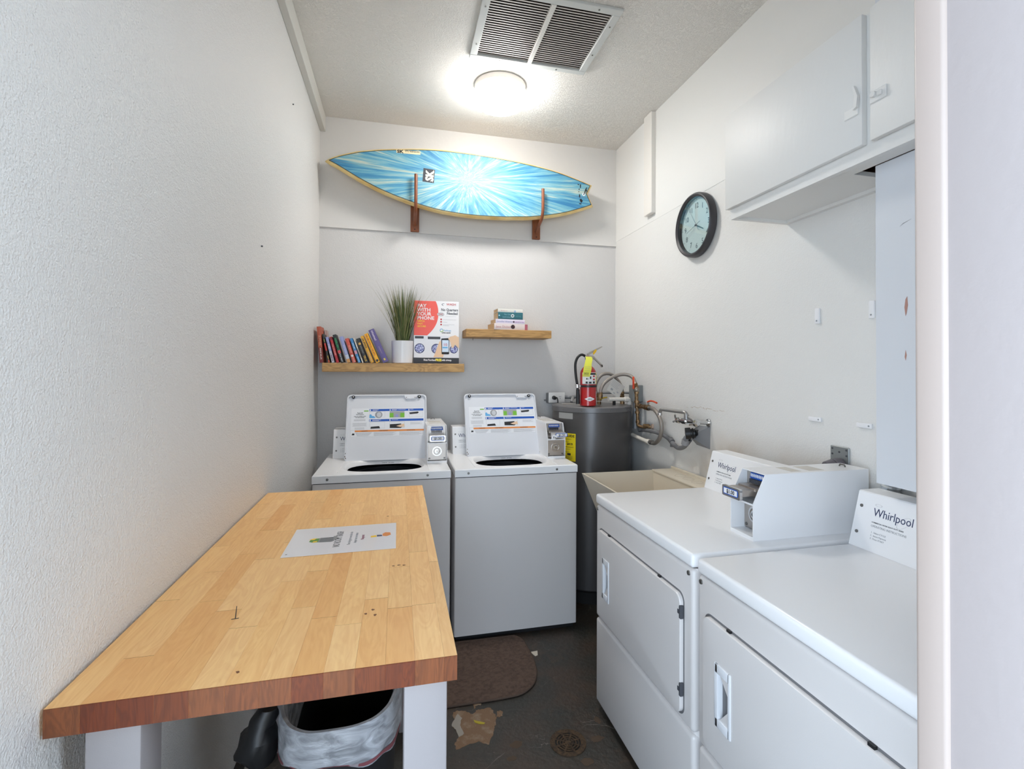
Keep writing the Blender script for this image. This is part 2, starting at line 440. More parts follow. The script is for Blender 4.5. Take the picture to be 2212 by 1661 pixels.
# smoother upper board of the back wall, proud of the plaster below
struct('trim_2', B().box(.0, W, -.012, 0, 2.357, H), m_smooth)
struct('trim_3', B().box(W-.0015, W, -2.27, -.012, 2.39, H), M('upper_wall_paint', (226, 225, 222), .45, bump=(26, .0012, 3)))
struct('trim_4', B().rbox(0, .033, YF, -.012, 2.972, H, .002, 1), M('trim_grey_white', (206, 204, 198), .4))
struct('trim_5', B().rbox(W-.032, W, -.605, -.505, 2.432, H, .003, 1), M('trim_cream', (226, 222, 216), .45))
# boxed chase on the right wall, below and above the cabinets
struct('trim_6', B().rbox(1.88, W, YF, -2.262, 1.118, 2.0635, .0015, 1), M('chase_paint', (216, 219, 224), .35, bump=(20, .0008, 3)))
struct('trim_7', B().rbox(1.88, W, YF, -2.262, 2.474, H, .002, 1), MATS['chase_paint'])
chase = bpy.data.objects['trim_6']
for q in ([(-2.357, 1.612), (-2.361, 1.635), (-2.359, 1.66), (-2.354, 1.652), (-2.351, 1.63), (-2.354, 1.605)], [(-2.354, 1.48), (-2.357, 1.495), (-2.354, 1.51), (-2.351, 1.49)]):
    part('paint_scuff', B().prism(q, 1.8795, 1.8802, 'x'), M('scuff_rust', (176, 134, 122), .7), chase)
part('paint_scuff', B().prism([(-2.338, 1.862), (-2.348, 1.866), (-2.372, 1.874), (-2.348, 1.8685)], 1.8795, 1.8802, 'x'), m_grey, chase)
b = B(); b.box(0, .012, YF, -.02, 0, .128); struct('baseboard_left', b, M('baseboard_white', (176, 172, 168), .5))
struct('baseboard_left.001', B().box(0, .016, YF, -.02, .128, .172), M('baseboard_strip', (46, 42, 40), .6))
struct('ground_outside', B().box(-3, 5, -9, YF-.9, -.12, -.02), M('outside_concrete', (206, 198, 186), .8, var=((190, 182, 170), 3, .4, .6)))

struct('sky_blocker_roof', B().box(-.5, 1.5, -6.0, YF-.18, 2.6, 2.75), M('sky_blocker_grey', (120, 116, 110), .8))  # unseen slab added over the doorway to cut skylight on the near table
struct('sky_blocker_wall', B().box(1.32, 1.5, -9, YF-.9, -.1, 4.2), M('sky_blocker_tan', (150, 138, 124), .8))  # unseen wall added behind the camera, keeps skylight off the left wall
# bare patches where the floor paint has worn off
PATCH = [(0.735, -1.315), (0.754, -1.308), (0.787, -1.319), (0.815, -1.346), (0.83, -1.326), (0.854, -1.323), (0.893, -1.324), (0.901, -1.349), (0.908, -1.392), (0.898, -1.423), (0.885, -1.452), (0.875, -1.486), (0.851, -1.531), (0.833, -1.521), (0.814, -1.504), (0.769, -1.513), (0.725, -1.527), (0.724, -1.49), (0.739, -1.469), (0.739, -1.422), (0.721, -1.396), (0.742, -1.38), (0.734, -1.35)]
PATCH2 = [(0.916, -1.353), (0.932, -1.351), (0.938, -1.37), (0.931, -1.386), (0.916, -1.393), (0.908, -1.38)]
PATCH3 = [(0.821, -1.276), (0.85, -1.285), (0.859, -1.292), (0.834, -1.298), (0.824, -1.313)]
flo = bpy.data.objects['floor']
def ragged(pts, k=4, amp=.004):
    out = []
    for i in range(len(pts)):
        a = Vector(pts[i]); c = Vector(pts[(i+1) % len(pts)]); n = Vector((-(c-a).y, (c-a).x)).normalized()
        for j in range(k):
            t = j/k; out.append(tuple(a.lerp(c, t)+(n*random.uniform(-amp, amp) if j else Vector((0, 0)))))
    return out
for pp in (PATCH, PATCH2, PATCH3):
    part('bare_patch', B().prism(ragged(pp), .0002, .0012, 'z'), m_bare, flo)
part('bare_patch', B().prism(ragged([(.727, -1.375), (.752, -1.33), (.768, -1.36), (.755, -1.40), (.764, -1.45), (.742, -1.465), (.735, -1.42), (.722, -1.40)], 3, .003), .0013, .002, 'z'), M('patch_plaster', (158, 150, 140), .8), flo)
for (cx, cy, rx, ry, sd) in ((.955, -1.555, .028, .02, 1), (1.27, -1.60, .05, .018, 2), (1.31, -1.50, .014, .05, 3), (1.19, -1.70, .06, .02, 4), (.92, -1.62, .02, .012, 5)):
    random.seed(sd); rx, ry = min(rx, .03), min(ry, .024); pts = [(cx+rx*random.uniform(.7, 1.1)*math.cos(2*PI*i/11), cy+ry*random.uniform(.7, 1.1)*math.sin(2*PI*i/11)) for i in range(11)]
    part('bare_patch', B().prism(ragged(pts, 3, .002), .0002, .001, 'z'), M('scuff_brown', (82, 66, 52), .85), flo)
random.seed(11)

# floor drain
dr = thing('floor_drain', 'round rusty floor drain cover with concentric slots in the dark floor', 'drain', (1.15, -1.594, 0))
m_rust = M('rusty_iron', (88, 68, 48), .75, .3, bump=(180, .0015, 4), var=((58, 46, 36), 70, .4, .65))
part('rim', B().ring(.058, .070, .0003, .004, 48), m_rust, dr)
part('pit', B().lathe([(.058, .0003), (.058, .0008)], n=40), m_dark, dr)
b = B(); b.lathe([(.012, .001), (.012, .0035)], n=20)
for k, (r0, r1) in enumerate(((.017, .022), (.028, .033), (.039, .044), (.050, .0585))): b.ring(r0, r1, .001, .0035, 40)
for k in range(8):
    a = 2*PI*k/8+.2; mm = Matrix.Rotation(a, 4, 'Z'); b.box(.010, .058, -.0035, .0035, .001, .0034, mm)
part('grate', b, m_rust, dr)

# mat in front of the washers
MAT = [(1.120, -.79), (1.154, -0.841), (1.158, -0.906), (1.164, -0.994), (1.157, -1.089), (1.146, -1.147), (1.117, -1.212), (1.073, -1.256), (1.026, -1.278), (0.942, -1.284), (0.84, -1.284), (0.718, -1.284), (.45, -1.284), (.39, -1.25), (.36, -1.19), (.36, -.86), (.39, -.79)]
fm = thing('floor_mat', 'brown carpet mat with rounded corners on the floor before the washers', 'mat', (.76, -1.03, 0))
part('pile', B().prism(MAT, .001, .009, 'z'), m_mat, fm, True)
b = B(); b.tube([(x, y, .007) for x, y in MAT]+[(MAT[0][0], MAT[0][1], .007)], .004, 8, 3); part('border', b, M('mat_border', (80, 64, 54), .9), fm, True)

b = B(); b.prism([(1.165, -.955), (1.205, -.952), (1.196, -.99), (1.182, -.997)], .0005, .002, 'z')
tag(place(part('paint_chip', b, M('chip_white', (205, 196, 182), .7)), (1.185, -.97, 0)), 'small white paint chip lying beside the brown mat', 'debris')
b = B(); b.prism([(.812, -1.385), (.822, -1.392), (.855, -1.412), (.850, -1.418), (.83, -1.412), (.815, -1.40)], .002, .004, 'z')
tag(place(part('leaf', b, M('leaf_yellow', (178, 158, 40), .6)), (.83, -1.40, .0012)), 'tiny yellow leaf lying on the bare concrete patch', 'leaf')
b = B(); b.tube([(.60, -1.63, .004), (.612, -1.625, .012), (.618, -1.637, .006), (.607, -1.645, .004)], .003, 6, 3)
tag(place(part('paper_scrap', b, m_paper), (.61, -1.635, 0)), 'crumpled white paper scrap on the floor beside the table leg', 'litter')

# ================================================================== CEILING: grille and lamp
gr = thing('ceiling_vent', 'large white return-air grille with dark slots in the ceiling', 'vent', (1.157, -1.133, H))
m_gw = M('grille_white', (206, 208, 206), .4)
GX0, GX1, GY0, GY1 = .843, 1.472, -1.393, -.878
b = B(); zt, zb = H-.0005, H-.014
b.rbox(GX0, GX1, GY0, VY0, zb, zt, .002, 1).rbox(GX0, GX1, VY1, GY1, zb, zt, .002, 1).rbox(GX0, VX0, VY0, VY1, zb, zt, .002, 1).rbox(VX1, GX1, VY0, VY1, zb, zt, .002, 1)
part('frame', b, m_gw, gr, True)
XM = (VX0+VX1)/2
part('center_bar', B().rbox(XM-.011, XM+.011, VY0, VY1, H-.016, H+.004, .002, 1), M('grille_bar', (222, 220, 214), .4), gr, True)
b = B(); b.box(VX0-.02, VX1+.02, VY0-.02, VY1+.02, H+.28, H+.29).box(VX0+.0005, VX0+.003, VY0, VY1, H+.001, H+.28).box(VX1-.003, VX1-.0005, VY0, VY1, H+.001, H+.28)
b.box(VX0, VX1, VY0+.0005, VY0+.003, H+.001, H+.28).box(VX0, VX1, VY1-.003, VY1-.0005, H+.001, H+.28)
part('duct', b, M('duct_brown', (44, 30, 26), .9), gr, True)
sl = None; nsl = 27
for half, (a0, a1) in enumerate(((VX0+.001, XM-.011), (XM+.011, VX1-.001))):
    L = a1-a0
    for i in range(nsl):
        y = VY0+.008+(VY1-VY0-.016)*i/(nsl-1)
        if sl is None:
            m4 = Matrix.Rotation(math.radians(4), 4, 'X')
            sb = B().box(0, L, -.0038, .0038, -.0006, .0006, m4); sl = sb.mesh('slat', M('slat_grey', (186, 180, 174), .45))
        o = part('slat', sl, None, gr); o.location = Vector((a0, y, H-.004))-gr.location
for (x, y) in ((.863, -1.0), (.863, -1.27), (1.0, -.895), (1.31, -.895), (1.452, -1.06), (1.452, -1.28), (1.36, -1.375)):
    part('screw', B().lathe([(.0045, 0), (.003, .002)], (x, y, H-.016), 10), m_screw, gr, True)

la = thing('ceiling_lamp', 'round white drum ceiling lamp glowing in front of the vent', 'lamp', (1.055, -.64, H))
part('base', B().lathe([(.140, -.0005), (.147, -.003), (.147, -.032), (.142, -.034)], n=64), M('lamp_base', (214, 210, 204), .35), la)
m_em = bpy.data.materials.new('lamp_diffuser'); m_em.use_nodes = True
_b = m_em.node_tree.nodes['Principled BSDF']; _b.inputs['Emission Color'].default_value = (1, .972, .935, 1); _b.inputs['Emission Strength'].default_value = LAMP_EMIT; _b.inputs['Base Color'].default_value = (.9, .9, .9, 1)
m_es = m_em.copy(); m_es.name = 'lamp_diffuser_side'; m_es.node_tree.nodes['Principled BSDF'].inputs['Emission Strength'].default_value = LAMP_SIDE
part('diffuser', B().lathe([(.132, -.033), (.139, -.040), (.140, -.060), (.140, -.095), (.134, -.108)], n=64, cap=False), m_es, la)
part('diffuser_bottom', B().lathe([(.134, -.108), (.118, -.118), (.08, -.124), (.03, -.126), (.002, -.1262)], n=64), m_em, la)

# ================================================================== SURFBOARD AND RACKS
BOARD = [(0.07, 2.733), (0.106, 2.752), (0.147, 2.769), (0.204, 2.788), (0.261, 2.805), (0.386, 2.829), (0.514, 2.846), (0.644, 2.86), (0.776, 2.866), (0.957, 2.863), (1.143, 2.854), (1.335, 2.836), (1.531, 2.807), (1.682, 2.769), (1.797, 2.734), (1.768, 2.675), (1.805, 2.599), (1.734, 2.571), (1.582, 2.522), (1.385, 2.484), (1.26, 2.472), (1.146, 2.464), (0.96, 2.462), (0.779, 2.475), (0.646, 2.499), (0.516, 2.534), (0.388, 2.577), (0.263, 2.633), (0.18, 2.677), (0.123, 2.708)]
def spline_outline(P, corners, k=5):
    n = len(P); out = []
    V = [Vector(p) for p in P]
    for i in range(n):
        b_, c = V[i], V[(i+1) % n]
        a = V[i-1] if i not in corners else b_-(c-b_)
        d = V[(i+2) % n] if (i+1) % n not in corners else c+(c-b_)
        for j in range(k):
            t = j/k; out.append(.5*((2*b_)+(c-a)*t+(2*a-5*b_+4*c-d)*t*t+(-a+3*b_-3*c+d)*t**3))
    return out
def offset_outline(P, d):
    n = len(P); out = []
    for i in range(n):
        a, b_, c = P[i-1], P[i], P[(i+1) % n]
        n1 = Vector((-(b_-a).y, (b_-a).x)).normalized(); n2 = Vector((-(c-b_).y, (c-b_).x)).normalized()
        m = (n1+n2); m = m/max(m.length, .2)
        out.append(b_+m*d*min(1.6, 1/max(.5, m.dot(n1))))
    return out
OUT = spline_outline(BOARD, {0, 14, 15, 16})     # runs clockwise seen from the front: +offset = outward
sb = thing('surfboard', 'blue and white marbled surfboard with cream edges lying on wooden wall hooks', 'surfboard', (.95, -.13, 2.46))
b = B(); n = len(OUT)
layers = [(-.001, -.159), (.004, -.158), (.0095, -.152), (.013, -.140), (.0135, -.128), (.010, -.112), (.0, -.102), (-.02, -.098)]
vs = []
for d, y in layers:
    for q in offset_outline(OUT, d): vs.append((q.x, y, q.y))
fs = []
for j in range(len(layers)-1):
    for i in range(n): fs.append((j*n+i, j*n+(i+1) % n, (j+1)*n+(i+1) % n, (j+1)*n+i))
fs.append(tuple(range((len(layers)-1)*n, len(layers)*n))); b.add(vs, fs, None, True)
part('rail', b, m_rail, sb, True)
part('deck', B().prism([(q.x, q.y) for q in offset_outline(OUT, -.0012)], -.1615, -.1535, 'y'), m_board, sb, True)
b = B(); o1 = offset_outline(OUT, -.0005); o2 = offset_outline(OUT, -.0045); vs = [(q.x, -.1618, q.y) for q in o1]+[(q.x, -.1618, q.y) for q in o2]+[(q.x, -.1612, q.y) for q in o1]+[(q.x, -.1612, q.y) for q in o2]
fs = []
for i in range(n):
    j = (i+1) % n; fs += [(i, j, n+j, n+i), (2*n+i, 3*n+i, 3*n+j, 2*n+j), (i, 2*n+i, 2*n+j, j), (n+i, n+j, 3*n+j, 3*n+i)]
b.add(vs, fs); part('pinline', b, M('pinline_dark', (50, 54, 52), .5), sb, True)
# logos: black patch with turned SK, and a small cream SK strip at the upper edge
FB = lambda x, z, y=-.1619, ang=0: frame((x, y, z), (math.cos(ang), 0, math.sin(ang)), (-math.sin(ang), 0, math.cos(ang)))
m_cream = M('print_cream', (236, 230, 208), .5)
lg = flats('logo_patch', [(0, .073, -.088, 0)], M('logo_black', (52, 54, 62), .5), sb, FB(.648, 2.742, -.1618, -.07), world=True)
text('logo_lettering', 'SK', .068, m_cream, lg, FB(.708, 2.659, -.1624, PI/2-.07), bold=.045, sx=.88, world=True)
flats('logo_line', [(.064, .0655, -.084, -.004)], m_cream, lg, FB(.648, 2.742, -.1624, -.07), world=True)
lg2 = flats('logo_strip', [(0, .15, 0, .021)], M('strip_cream', (222, 208, 168), .5), sb, FB(.478, 2.822, -.1618, .02), world=True)
text('strip_lettering', 'SK', .026, m_blk, lg2, FB(.482, 2.824, -.1624, .02), bold=.05, sx=1.3, world=True)
text('strip_lettering', 'STU KENSON', .0135, m_blk, lg2, FB(.532, 2.834, -.1624, .02), bold=.02, sx=1.1, world=True)
# leash plug, cord and pad residue
b = B(); b.ring(.006, .011, 0, .002, 20, frame((1.747, -.1616, 2.667), (1, 0, 0), (0, 0, 1))); part('leash_plug', b, m_paper, sb, True)
b = B(); b.tube([(1.747, -.163, 2.667), (1.757, -.166, 2.69), (1.764, -.166, 2.70), (1.772, -.165, 2.684)], .0022, 8, 5).tube([(1.75, -.163, 2.672), (1.758, -.166, 2.70), (1.769, -.164, 2.717)], .0022, 8, 5)
part('leash_cord', b, m_black, sb, True)
b = B(); random.seed(5)
for (cx, cz, rx, rz) in ((1.713, 2.70, .004, .006), (1.722, 2.727, .006, .016), (1.710, 2.683, .006, .004), (1.716, 2.655, .007, .016), (1.727, 2.622, .012, .014), (1.722, 2.600, .012, .005), (1.708, 2.733, .009, .004)):
    k = 9; b.prism([(cx+rx*random.uniform(.5, 1.2)*math.cos(2*PI*i/k), cz+rz*random.uniform(.5, 1.2)*math.sin(2*PI*i/k)) for i in range(k)], -.1621, -.1614, 'y')
part('glue_residue', b, m_blk, sb, True)

def rack(x, z0, ztop, lab):
    r = thing('surfboard_rack', lab, 'wall hook', (x, 0, z0), 0, 'wooden hooks under the surfboard')
    part('backplate', B().rbox(x-.030+.002, x+.028, -.034, -.0125, z0-.045, z0+.20, .003, 1), m_rack, r, True)
    path = [(x, -.028, z0), (x, -.065, z0+.022), (x, -.115, z0+.042), (x, -.165, z0+.060), (x, -.192, z0+.10), (x, -.197, z0+.16), (x, -.197, ztop-.006), (x, -.197, ztop)]
    part('arm', B().tube(path, .0105, 14, 6, rf=lambda t: 1 if t < .97 else .75), m_rack, r, True)
    b = B(); b.lathe([(.004, 0), (.004, .002)], n=10, M4=frame((x, -.034, z0-.03), (1, 0, 0), (0, 0, 1))); part('screw', b, m_dark, r, True)
rack(.600, 2.405, 2.680, 'left walnut-coloured wooden hook holding the nose half of the surfboard')
rack(1.441, 2.410, 2.664, 'right walnut-coloured wooden hook holding the tail half of the surfboard')

# ================================================================== SHELVES
s1 = tag(place(part('wall_shelf', B().rbox(.050, .915, -.20, 0, 1.425, 1.479, .0025, 1), m_shelf), (.48, -.1, 1.425)), 'longer oak floating shelf with the row of books, plant and poster', 'shelf')
s2 = thing('wall_shelf', 'shorter oak floating shelf on the right carrying four stacked books', 'shelf', (1.215, -.1, 1.655))
part('board', B().rbox(.925, 1.505, -.20, 0, 1.655, 1.707, .0025, 1), m_shelf, s2, True)
for x, y in ((.99, -.06), (1.10, -.10)):
    part('screw', B().cyl((x, y, 1.640), (x, y, 1.655), .002, n=8), m_screw, s2, True)

# ---- books on the long shelf: x(bottom left), height, tilt, thickness, cover, base, label, texts
def cov(n, c): return M('cover_'+n, c, .45)
BK = [
 (.036, .220, 4.9, .024, 'orange_brown', (178, 84, 56), 'tall orange-brown hardback, leftmost book against the left wall', [('b', .0, .42, (118, 36, 34)), ('t', .5, 'SUMMER', (214, 150, 120), .016), ('t', .06, 'ANNIE MILLER', (225, 215, 205), .011)], .14),
 (.086, .178, 12.5, .011, 'near_black', (36, 32, 28), 'thin black paperback with a red spine middle, second from the left wall', [('b', .42, .68, (200, 62, 52)), ('b', .0, .10, (190, 90, 50)), ('t', .72, 'PRAY', (210, 200, 110), .008), ('t', .14, 'DEAN', (226, 190, 80), .008)], .11),
 (.1065, .160, 14.0, .0165, 'pale_violet', (150, 156, 205), 'pale violet-white paperback leaning between the black and the red book', [('b', .0, .45, (196, 198, 204)), ('t', .5, 'STEEL', (236, 236, 240), .012), ('t', .06, 'A MEMOIR', (120, 80, 120), .011)], .11),
 (.1325, .162, 15.4, .0165, 'red', (182, 36, 44), 'bright red paperback with pale spine lettering', [('b', .88, .98, (120, 30, 40)), ('t', .30, 'THE COLONEL', (232, 170, 160), .011)], .11),
 (.159, .177, 16.6, .0200, 'black_green', (26, 28, 30), 'black paperback with green author lettering and a red patch', [('t', .46, 'HARLAN C', (40, 170, 96), .016), ('b', .33, .44, (206, 72, 74)), ('t', .04, 'HOLD TIGHT', (225, 228, 232), .009)], .11),
 (.196, .166, 17.2, .0215, 'periwinkle', (152, 160, 208), 'periwinkle blue paperback with a sandy band at its foot', [('b', .0, .14, (206, 150, 84)), ('b', .14, .3, (196, 204, 220)), ('t', .34, 'THE SHORE', (206, 214, 236), .011)], .11),
 (.228, .155, 17.8, .0215, 'coral', (206, 84, 66), 'coral red paperback with a white round emblem on its spine', [('t', .42, 'ALMOST', (240, 170, 150), .013), ('d', .28, 0, (220, 222, 220)), ('t', .04, 'HOME', (236, 190, 180), .011)], .11),
 (.260, .158, 19.2, .0165, 'azure', (60, 132, 190), 'azure blue paperback with a small red and white badge', [('b', .36, .5, (206, 150, 170)), ('t', .52, 'THE LIFE', (200, 226, 244), .010), ('t', .05, 'BEACH', (170, 210, 236), .011)], .11),
 (.2835, .162, 20.0, .0085, 'bone', (214, 206, 196), 'very thin bone white paperback, squeezed beside the azure one', [('t', .2, 'THE ENGLISH GARDEN', (80, 70, 66), .006)], .11),
 (.300, .158, 20.4, .0235, 'charcoal', (38, 36, 34), 'charcoal paperback with a gold round emblem and yellow title', [('d', .78, 0, (216, 170, 84)), ('t', .36, 'JODI KING', (150, 146, 140), .010), ('t', .06, 'TRUE', (224, 178, 60), .016)], .11),
 (.335, .176, 21.4, .0200, 'golden', (222, 164, 36), 'golden yellow paperback lettered J.A. JANCE', [('t', .46, 'J.A. JANCE', (40, 34, 24), .0135), ('t', .05, 'FATAL ERROR', (206, 176, 150), .010)], .11),
 (.367, .193, 22.8, .0245, 'amber', (244, 178, 34), 'amber yellow paperback lettered THE GIRL WITH ALL THE GIFTS', [('t', .16, 'THE GIRL WITH ALL THE GIFTS', (186, 84, 20), .0128), ('d', .07, 0, (40, 34, 30))], .13),
 (.409, .222, 24.4, .037, 'purple', (96, 84, 140), 'thick purple hardback, rightmost and tallest of the leaning row', [('t', .62, 'Whitehead', (214, 200, 220), .017), ('t', .30, 'HARMONY', (160, 140, 176), .010), ('b2', .06, .12, (226, 200, 90))], .14),
]
for i, (x, h, tilt, t, nm, c, lab, deco, dep) in enumerate(BK):
    r = thing('book', lab, 'book', (x, -.195, 1.4795), 0, 'books leaning in a row on the long shelf')
    r.rotation_euler = (0, -math.radians(tilt), 0)
    cm = cov(nm, c); th = t*.93
    # cover: spine + two boards; local x thickness, y depth, z height
    b = B(); cv = .0012
    b.rbox(0, th, 0, .003, 0, h, .0012, 2, axes=(2,)).box(0, cv, .002, dep, 0, h).box(th-cv, th, .002, dep, 0, h)
    part('cover', b, cm, r)
    part('pages', B().box(cv, th-cv, .003, dep-.003, .002, h-.002), m_page, r)
    FM = frame((0, -.0003, 0), (1, 0, 0), (0, 0, 1))
    for d in deco:
        m_ = M('ink_%d_%d_%d' % d[3], d[3], .5)
        if d[0] == 'b': flats('spine_band', [(.0006, th-.0006, d[1]*h, d[2]*h)], m_, r, FM, .0003)
        elif d[0] == 'b2': flats('spine_band', [(th*.35, th*.65, d[1]*h, d[2]*h)], m_, r, FM, .0003)
        elif d[0] == 'd': part('spine_emblem', disc(B(), th/2, d[1]*h, min(th*.36, .008), 0, .0006, FM, 18), m_, r)
        else:
            # lettering reads down the spine
            me_w = len(d[2])*d[4]*.58
            text('spine_lettering', d[2], min(d[4], th*.86), m_, r, frame((th/2-min(d[4], th*.86)*.34, -.0008, d[1]*h+min(me_w, h*(.97-d[1]))), (0, 0, -1), (1, 0, 0)), bold=.02, sx=min(1.0, h*(.97-d[1])/me_w))
# the pale book pushed back between the first two
r = thing('book', 'pink and white book standing pushed back behind the first two', 'book', (.066, -.083, 1.4795), 0, 'books leaning in a row on the long shelf'); r.rotation_euler = (0, -math.radians(5.5), 0)
part('cover', B().box(0, .0012, 0, .08, 0, .206).box(.0118, .013, 0, .08, 0, .206).box(0, .013, 0, .003, 0, .206), M('cover_pinkish', (196, 170, 164), .5), r)
part('pages', B().box(.0013, .0117, .003, .078, .002, .204), m_page, r)

# ---- stack on the short shelf
def flat_book(x0, x1, y0, dep, z0, z1, col, lab, rot, deco, pagecol=None):
    r = thing('book', lab, 'book', ((x0+x1)/2, y0+dep/2, z0), math.radians(rot), 'stack of four books on the short shelf')
    L = x1-x0; hh = z1-z0; cm = M('cover_%d_%d_%d' % col, col, .45)
    b = B(); b.box(-L/2, L/2, -dep/2, dep/2, 0, .0013).box(-L/2, L/2, -dep/2, dep/2, hh-.0013, hh).rbox(-L/2, L/2, -dep/2, -dep/2+.003, 0, hh, .0012, 2, axes=(0,))
    part('cover', b, cm, r); part('pages', B().box(-L/2+.002, L/2-.002, -dep/2+.003, dep/2-.002, .0014, hh-.0014), m_page, r)
    F = frame((-L/2, -dep/2-.0003, 0), (1, 0, 0), (0, 0, 1))
    for d in deco:
        m_ = M('ink_%d_%d_%d' % d[-1], d[-1], .5)
        if d[0] == 't': text('spine_lettering', d[1], d[2], m_, r, frame((-L/2+d[3], -dep/2-.0006, d[4]), (1, 0, 0), (0, 0, 1)), bold=.01)
        elif d[0] == 'd': part('spine_emblem', disc(B(), d[1], d[2], d[3], .0001, .0007, F, 20), m_, r)
        else: flats('spine_band', [(d[1], d[2], d[3], d[4])], m_, r, F, .0003)
    return r
flat_book(1.100, 1.335, -.190, .15, 1.7075, 1.7475, (222, 208, 204), 'pale pink hardback with a dark round emblem, bottom of the small stack', 7, [('t', 'Jane Dickens', .022, .012, .012, (206, 160, 160)), ('d', .130, .020, .014, (60, 44, 46)), ('d', .136, .020, .006, (206, 120, 130)), ('b', .215, .235, .001, .039, (176, 96, 110))])
flat_book(1.115, 1.318, -.186, .13, 1.748, 1.7775, (220, 212, 226), 'pale lilac paperback with purple lettering, second from the bottom of the stack', 5, [('t', 'Jennifer Weiner', .017, .008, .009, (176, 174, 206)), ('d', .125, .013, .006, (70, 46, 70)), ('t', 'good in bed', .013, .137, .010, (186, 130, 190))])
flat_book(1.134, 1.306, -.182, .12, 1.778, 1.8245, (52, 108, 118), 'teal hardback with a white ring on the spine, third in the stack', 4, [('t', 'The Old', .013, .04, .027, (130, 176, 186)), ('t', 'SHIPWRECK', .013, .03, .009, (120, 166, 178)), ('d', .100, .024, .0115, (226, 232, 232)), ('d', .100, .024, .0062, (60, 96, 104)), ('d', .008, .024, .0045, (170, 220, 236)), ('t', 'NOVEL', .012, .122, .017, (84, 150, 156)), ('b', .0, .172, .0, .0022, (24, 56, 60))])
flat_book(1.134, 1.306, -.180, .12, 1.825, 1.8475, (226, 224, 216), 'thin cream paperback on top of the small stack of books', 3, [('t', 'MARK H', .012, .02, .006, (214, 186, 180)), ('b', .112, .124, .0, .013, (150, 176, 206))])

# ---- plant in white pot
pl = thing('potted_grass', 'artificial tall green grass in a round white pot on the long shelf', 'plant', (.525, -.115, 1.4795))
part('pot', B().lathe([(.058, 0), (.0645, .003), (.068, .143), (.0685, .145), (.0655, .1452), (.063, .130), (.002, .130)], n=48), M('pot_white', (228, 229, 232), .3), pl)
part('soil', B().lathe([(.063, .1302), (.0, .1325)], n=24, cap=False), M('soil_dark', (46, 40, 30), .9), pl)
def grass(nb, seed, w0, spread, h0, h1):
    random.seed(seed); b = B()
    for i in range(nb):
        a = random.uniform(0, 2*PI); r0 = .038*math.sqrt(random.random()); L = random.uniform(h0, h1)
        lean = random.random()**1.5*spread; cur = random.uniform(.1, .55)*spread
        dx, dy = math.cos(a), math.sin(a)
        if dy > 0: dy *= (.25 if dx < 0 else -.6)      # the wall and the sign are right behind
        px, py = -math.sin(a), math.cos(a); w = w0*random.uniform(.7, 1.3); ns = 7; vs = []; tw = random.uniform(-.6, .6)
        for k in range(ns+1):
            t = k/ns; out = r0+L*(lean*t+cur*t*t); zz = .128+L*t*(1-.22*lean*t)-L*cur*.25*t**3
            ww = w*(1-t**2.2)+.0002; qx = px*math.cos(tw)+dx*math.sin(tw); qy = py*math.cos(tw)+dy*math.sin(tw)
            c = (out*dx, out*dy, zz)
            vs += [(c[0]-qx*ww, c[1]-qy*ww, zz), (c[0]+qx*ww, c[1]+qy*ww, zz)]
        b.add(vs, [(2*k, 2*k+1, 2*k+3, 2*k+2) for k in range(ns)], None, True)
    return b
part('foliage', grass(250, 3, .0021, .30, .22, .395), M('grass_green', (104, 116, 62), .5, var=((66, 82, 38), 22, .35, .65)), pl, kind='stuff')
part('dry_foliage', grass(90, 8, .0010, .44, .28, .42), M('grass_dry', (150, 142, 96), .6), pl, kind='stuff')

# ---- poster board
po = thing('poster', 'white and red PAY WITH YOUR PHONE counter sign standing beside the plant', 'sign', (.7445, -.10, 1.4795)); po.rotation_euler = (-math.radians(3), 0, 0)
part('board', B().box(-.147, .147, 0, .004, 0, .417), m_paper, po)
FP = lambda y=-.0001: frame((-.147, y, 0), (1, 0, 0), (0, 0, 1))     # u 0..294mm, v 0..417mm
# coordinates measured on the sign: u=(px-128)/955*.294, v=(1500-py)/1350*.417
U = lambda x: (x-128)/955*.294
V_ = lambda y: (1500-y)/1345*.417
arc = []
for k in range(25):
    t = k/24; y = 160+(900-160)*t
    arc.append((U(640-235*max(0, (abs(y-420)/480.0))**2.3), V_(y)))
pts = [(U(128), V_(160))]+arc+[(U(128), V_(900))]
part('red_panel', B().prism(pts, 0, .0004, 'z', FP()), m_redp, po)
txt = lambda s, x, y, sz, m, bold=0, sx=1, yy=-.0007, al='LEFT': text('lettering', s, sz, m, po, frame((-.147+U(x), yy, V_(y)), (1, 0, 0), (0, 0, 1)), bold, al, sx)
for s_, y in (('PAY', 300), ('WITH', 388), ('YOUR', 474), ('PHONE', 562)): txt(s_, 192, y, .0315, m_paper, .022, 1.06)
for s_, y in (('SIMPLE.', 612), ('FAST.', 668), ('SECURE.', 724)): txt(s_, 198, y, .0155, m_yel, .02)
txt('WASH', 812, 244, .021, m_redd, .01, 1.05)
txt('No Quarters', 700, 366, .0245, m_dkgrey, .02, .86); txt('Needed', 820, 442, .0245, m_dkgrey, .02, .92)
flats('fine_print', [(U(790), U(1020), V_(482), V_(478)), (U(735), U(1025), V_(556), V_(549)), (U(735), U(830), V_(611), V_(604)), (U(735), U(985), V_(662), V_(655)), (U(735), U(865), V_(688), V_(681))], m_ltgrey, po, FP(-.0003))
b = B()
for y in (548, 602, 660): disc(b, U(700), V_(y), .0055, 0, .0004, FP(-.0003), 16)
part('bullet', b, m_redd, po)
b = B(); b.ring(.008, .0115, 0, .0004, 24, FP(-.0003) @ Matrix.Translation((U(710), V_(785), 0)), .6, 3.6); part('app_logo', b, m_ltblue, po)
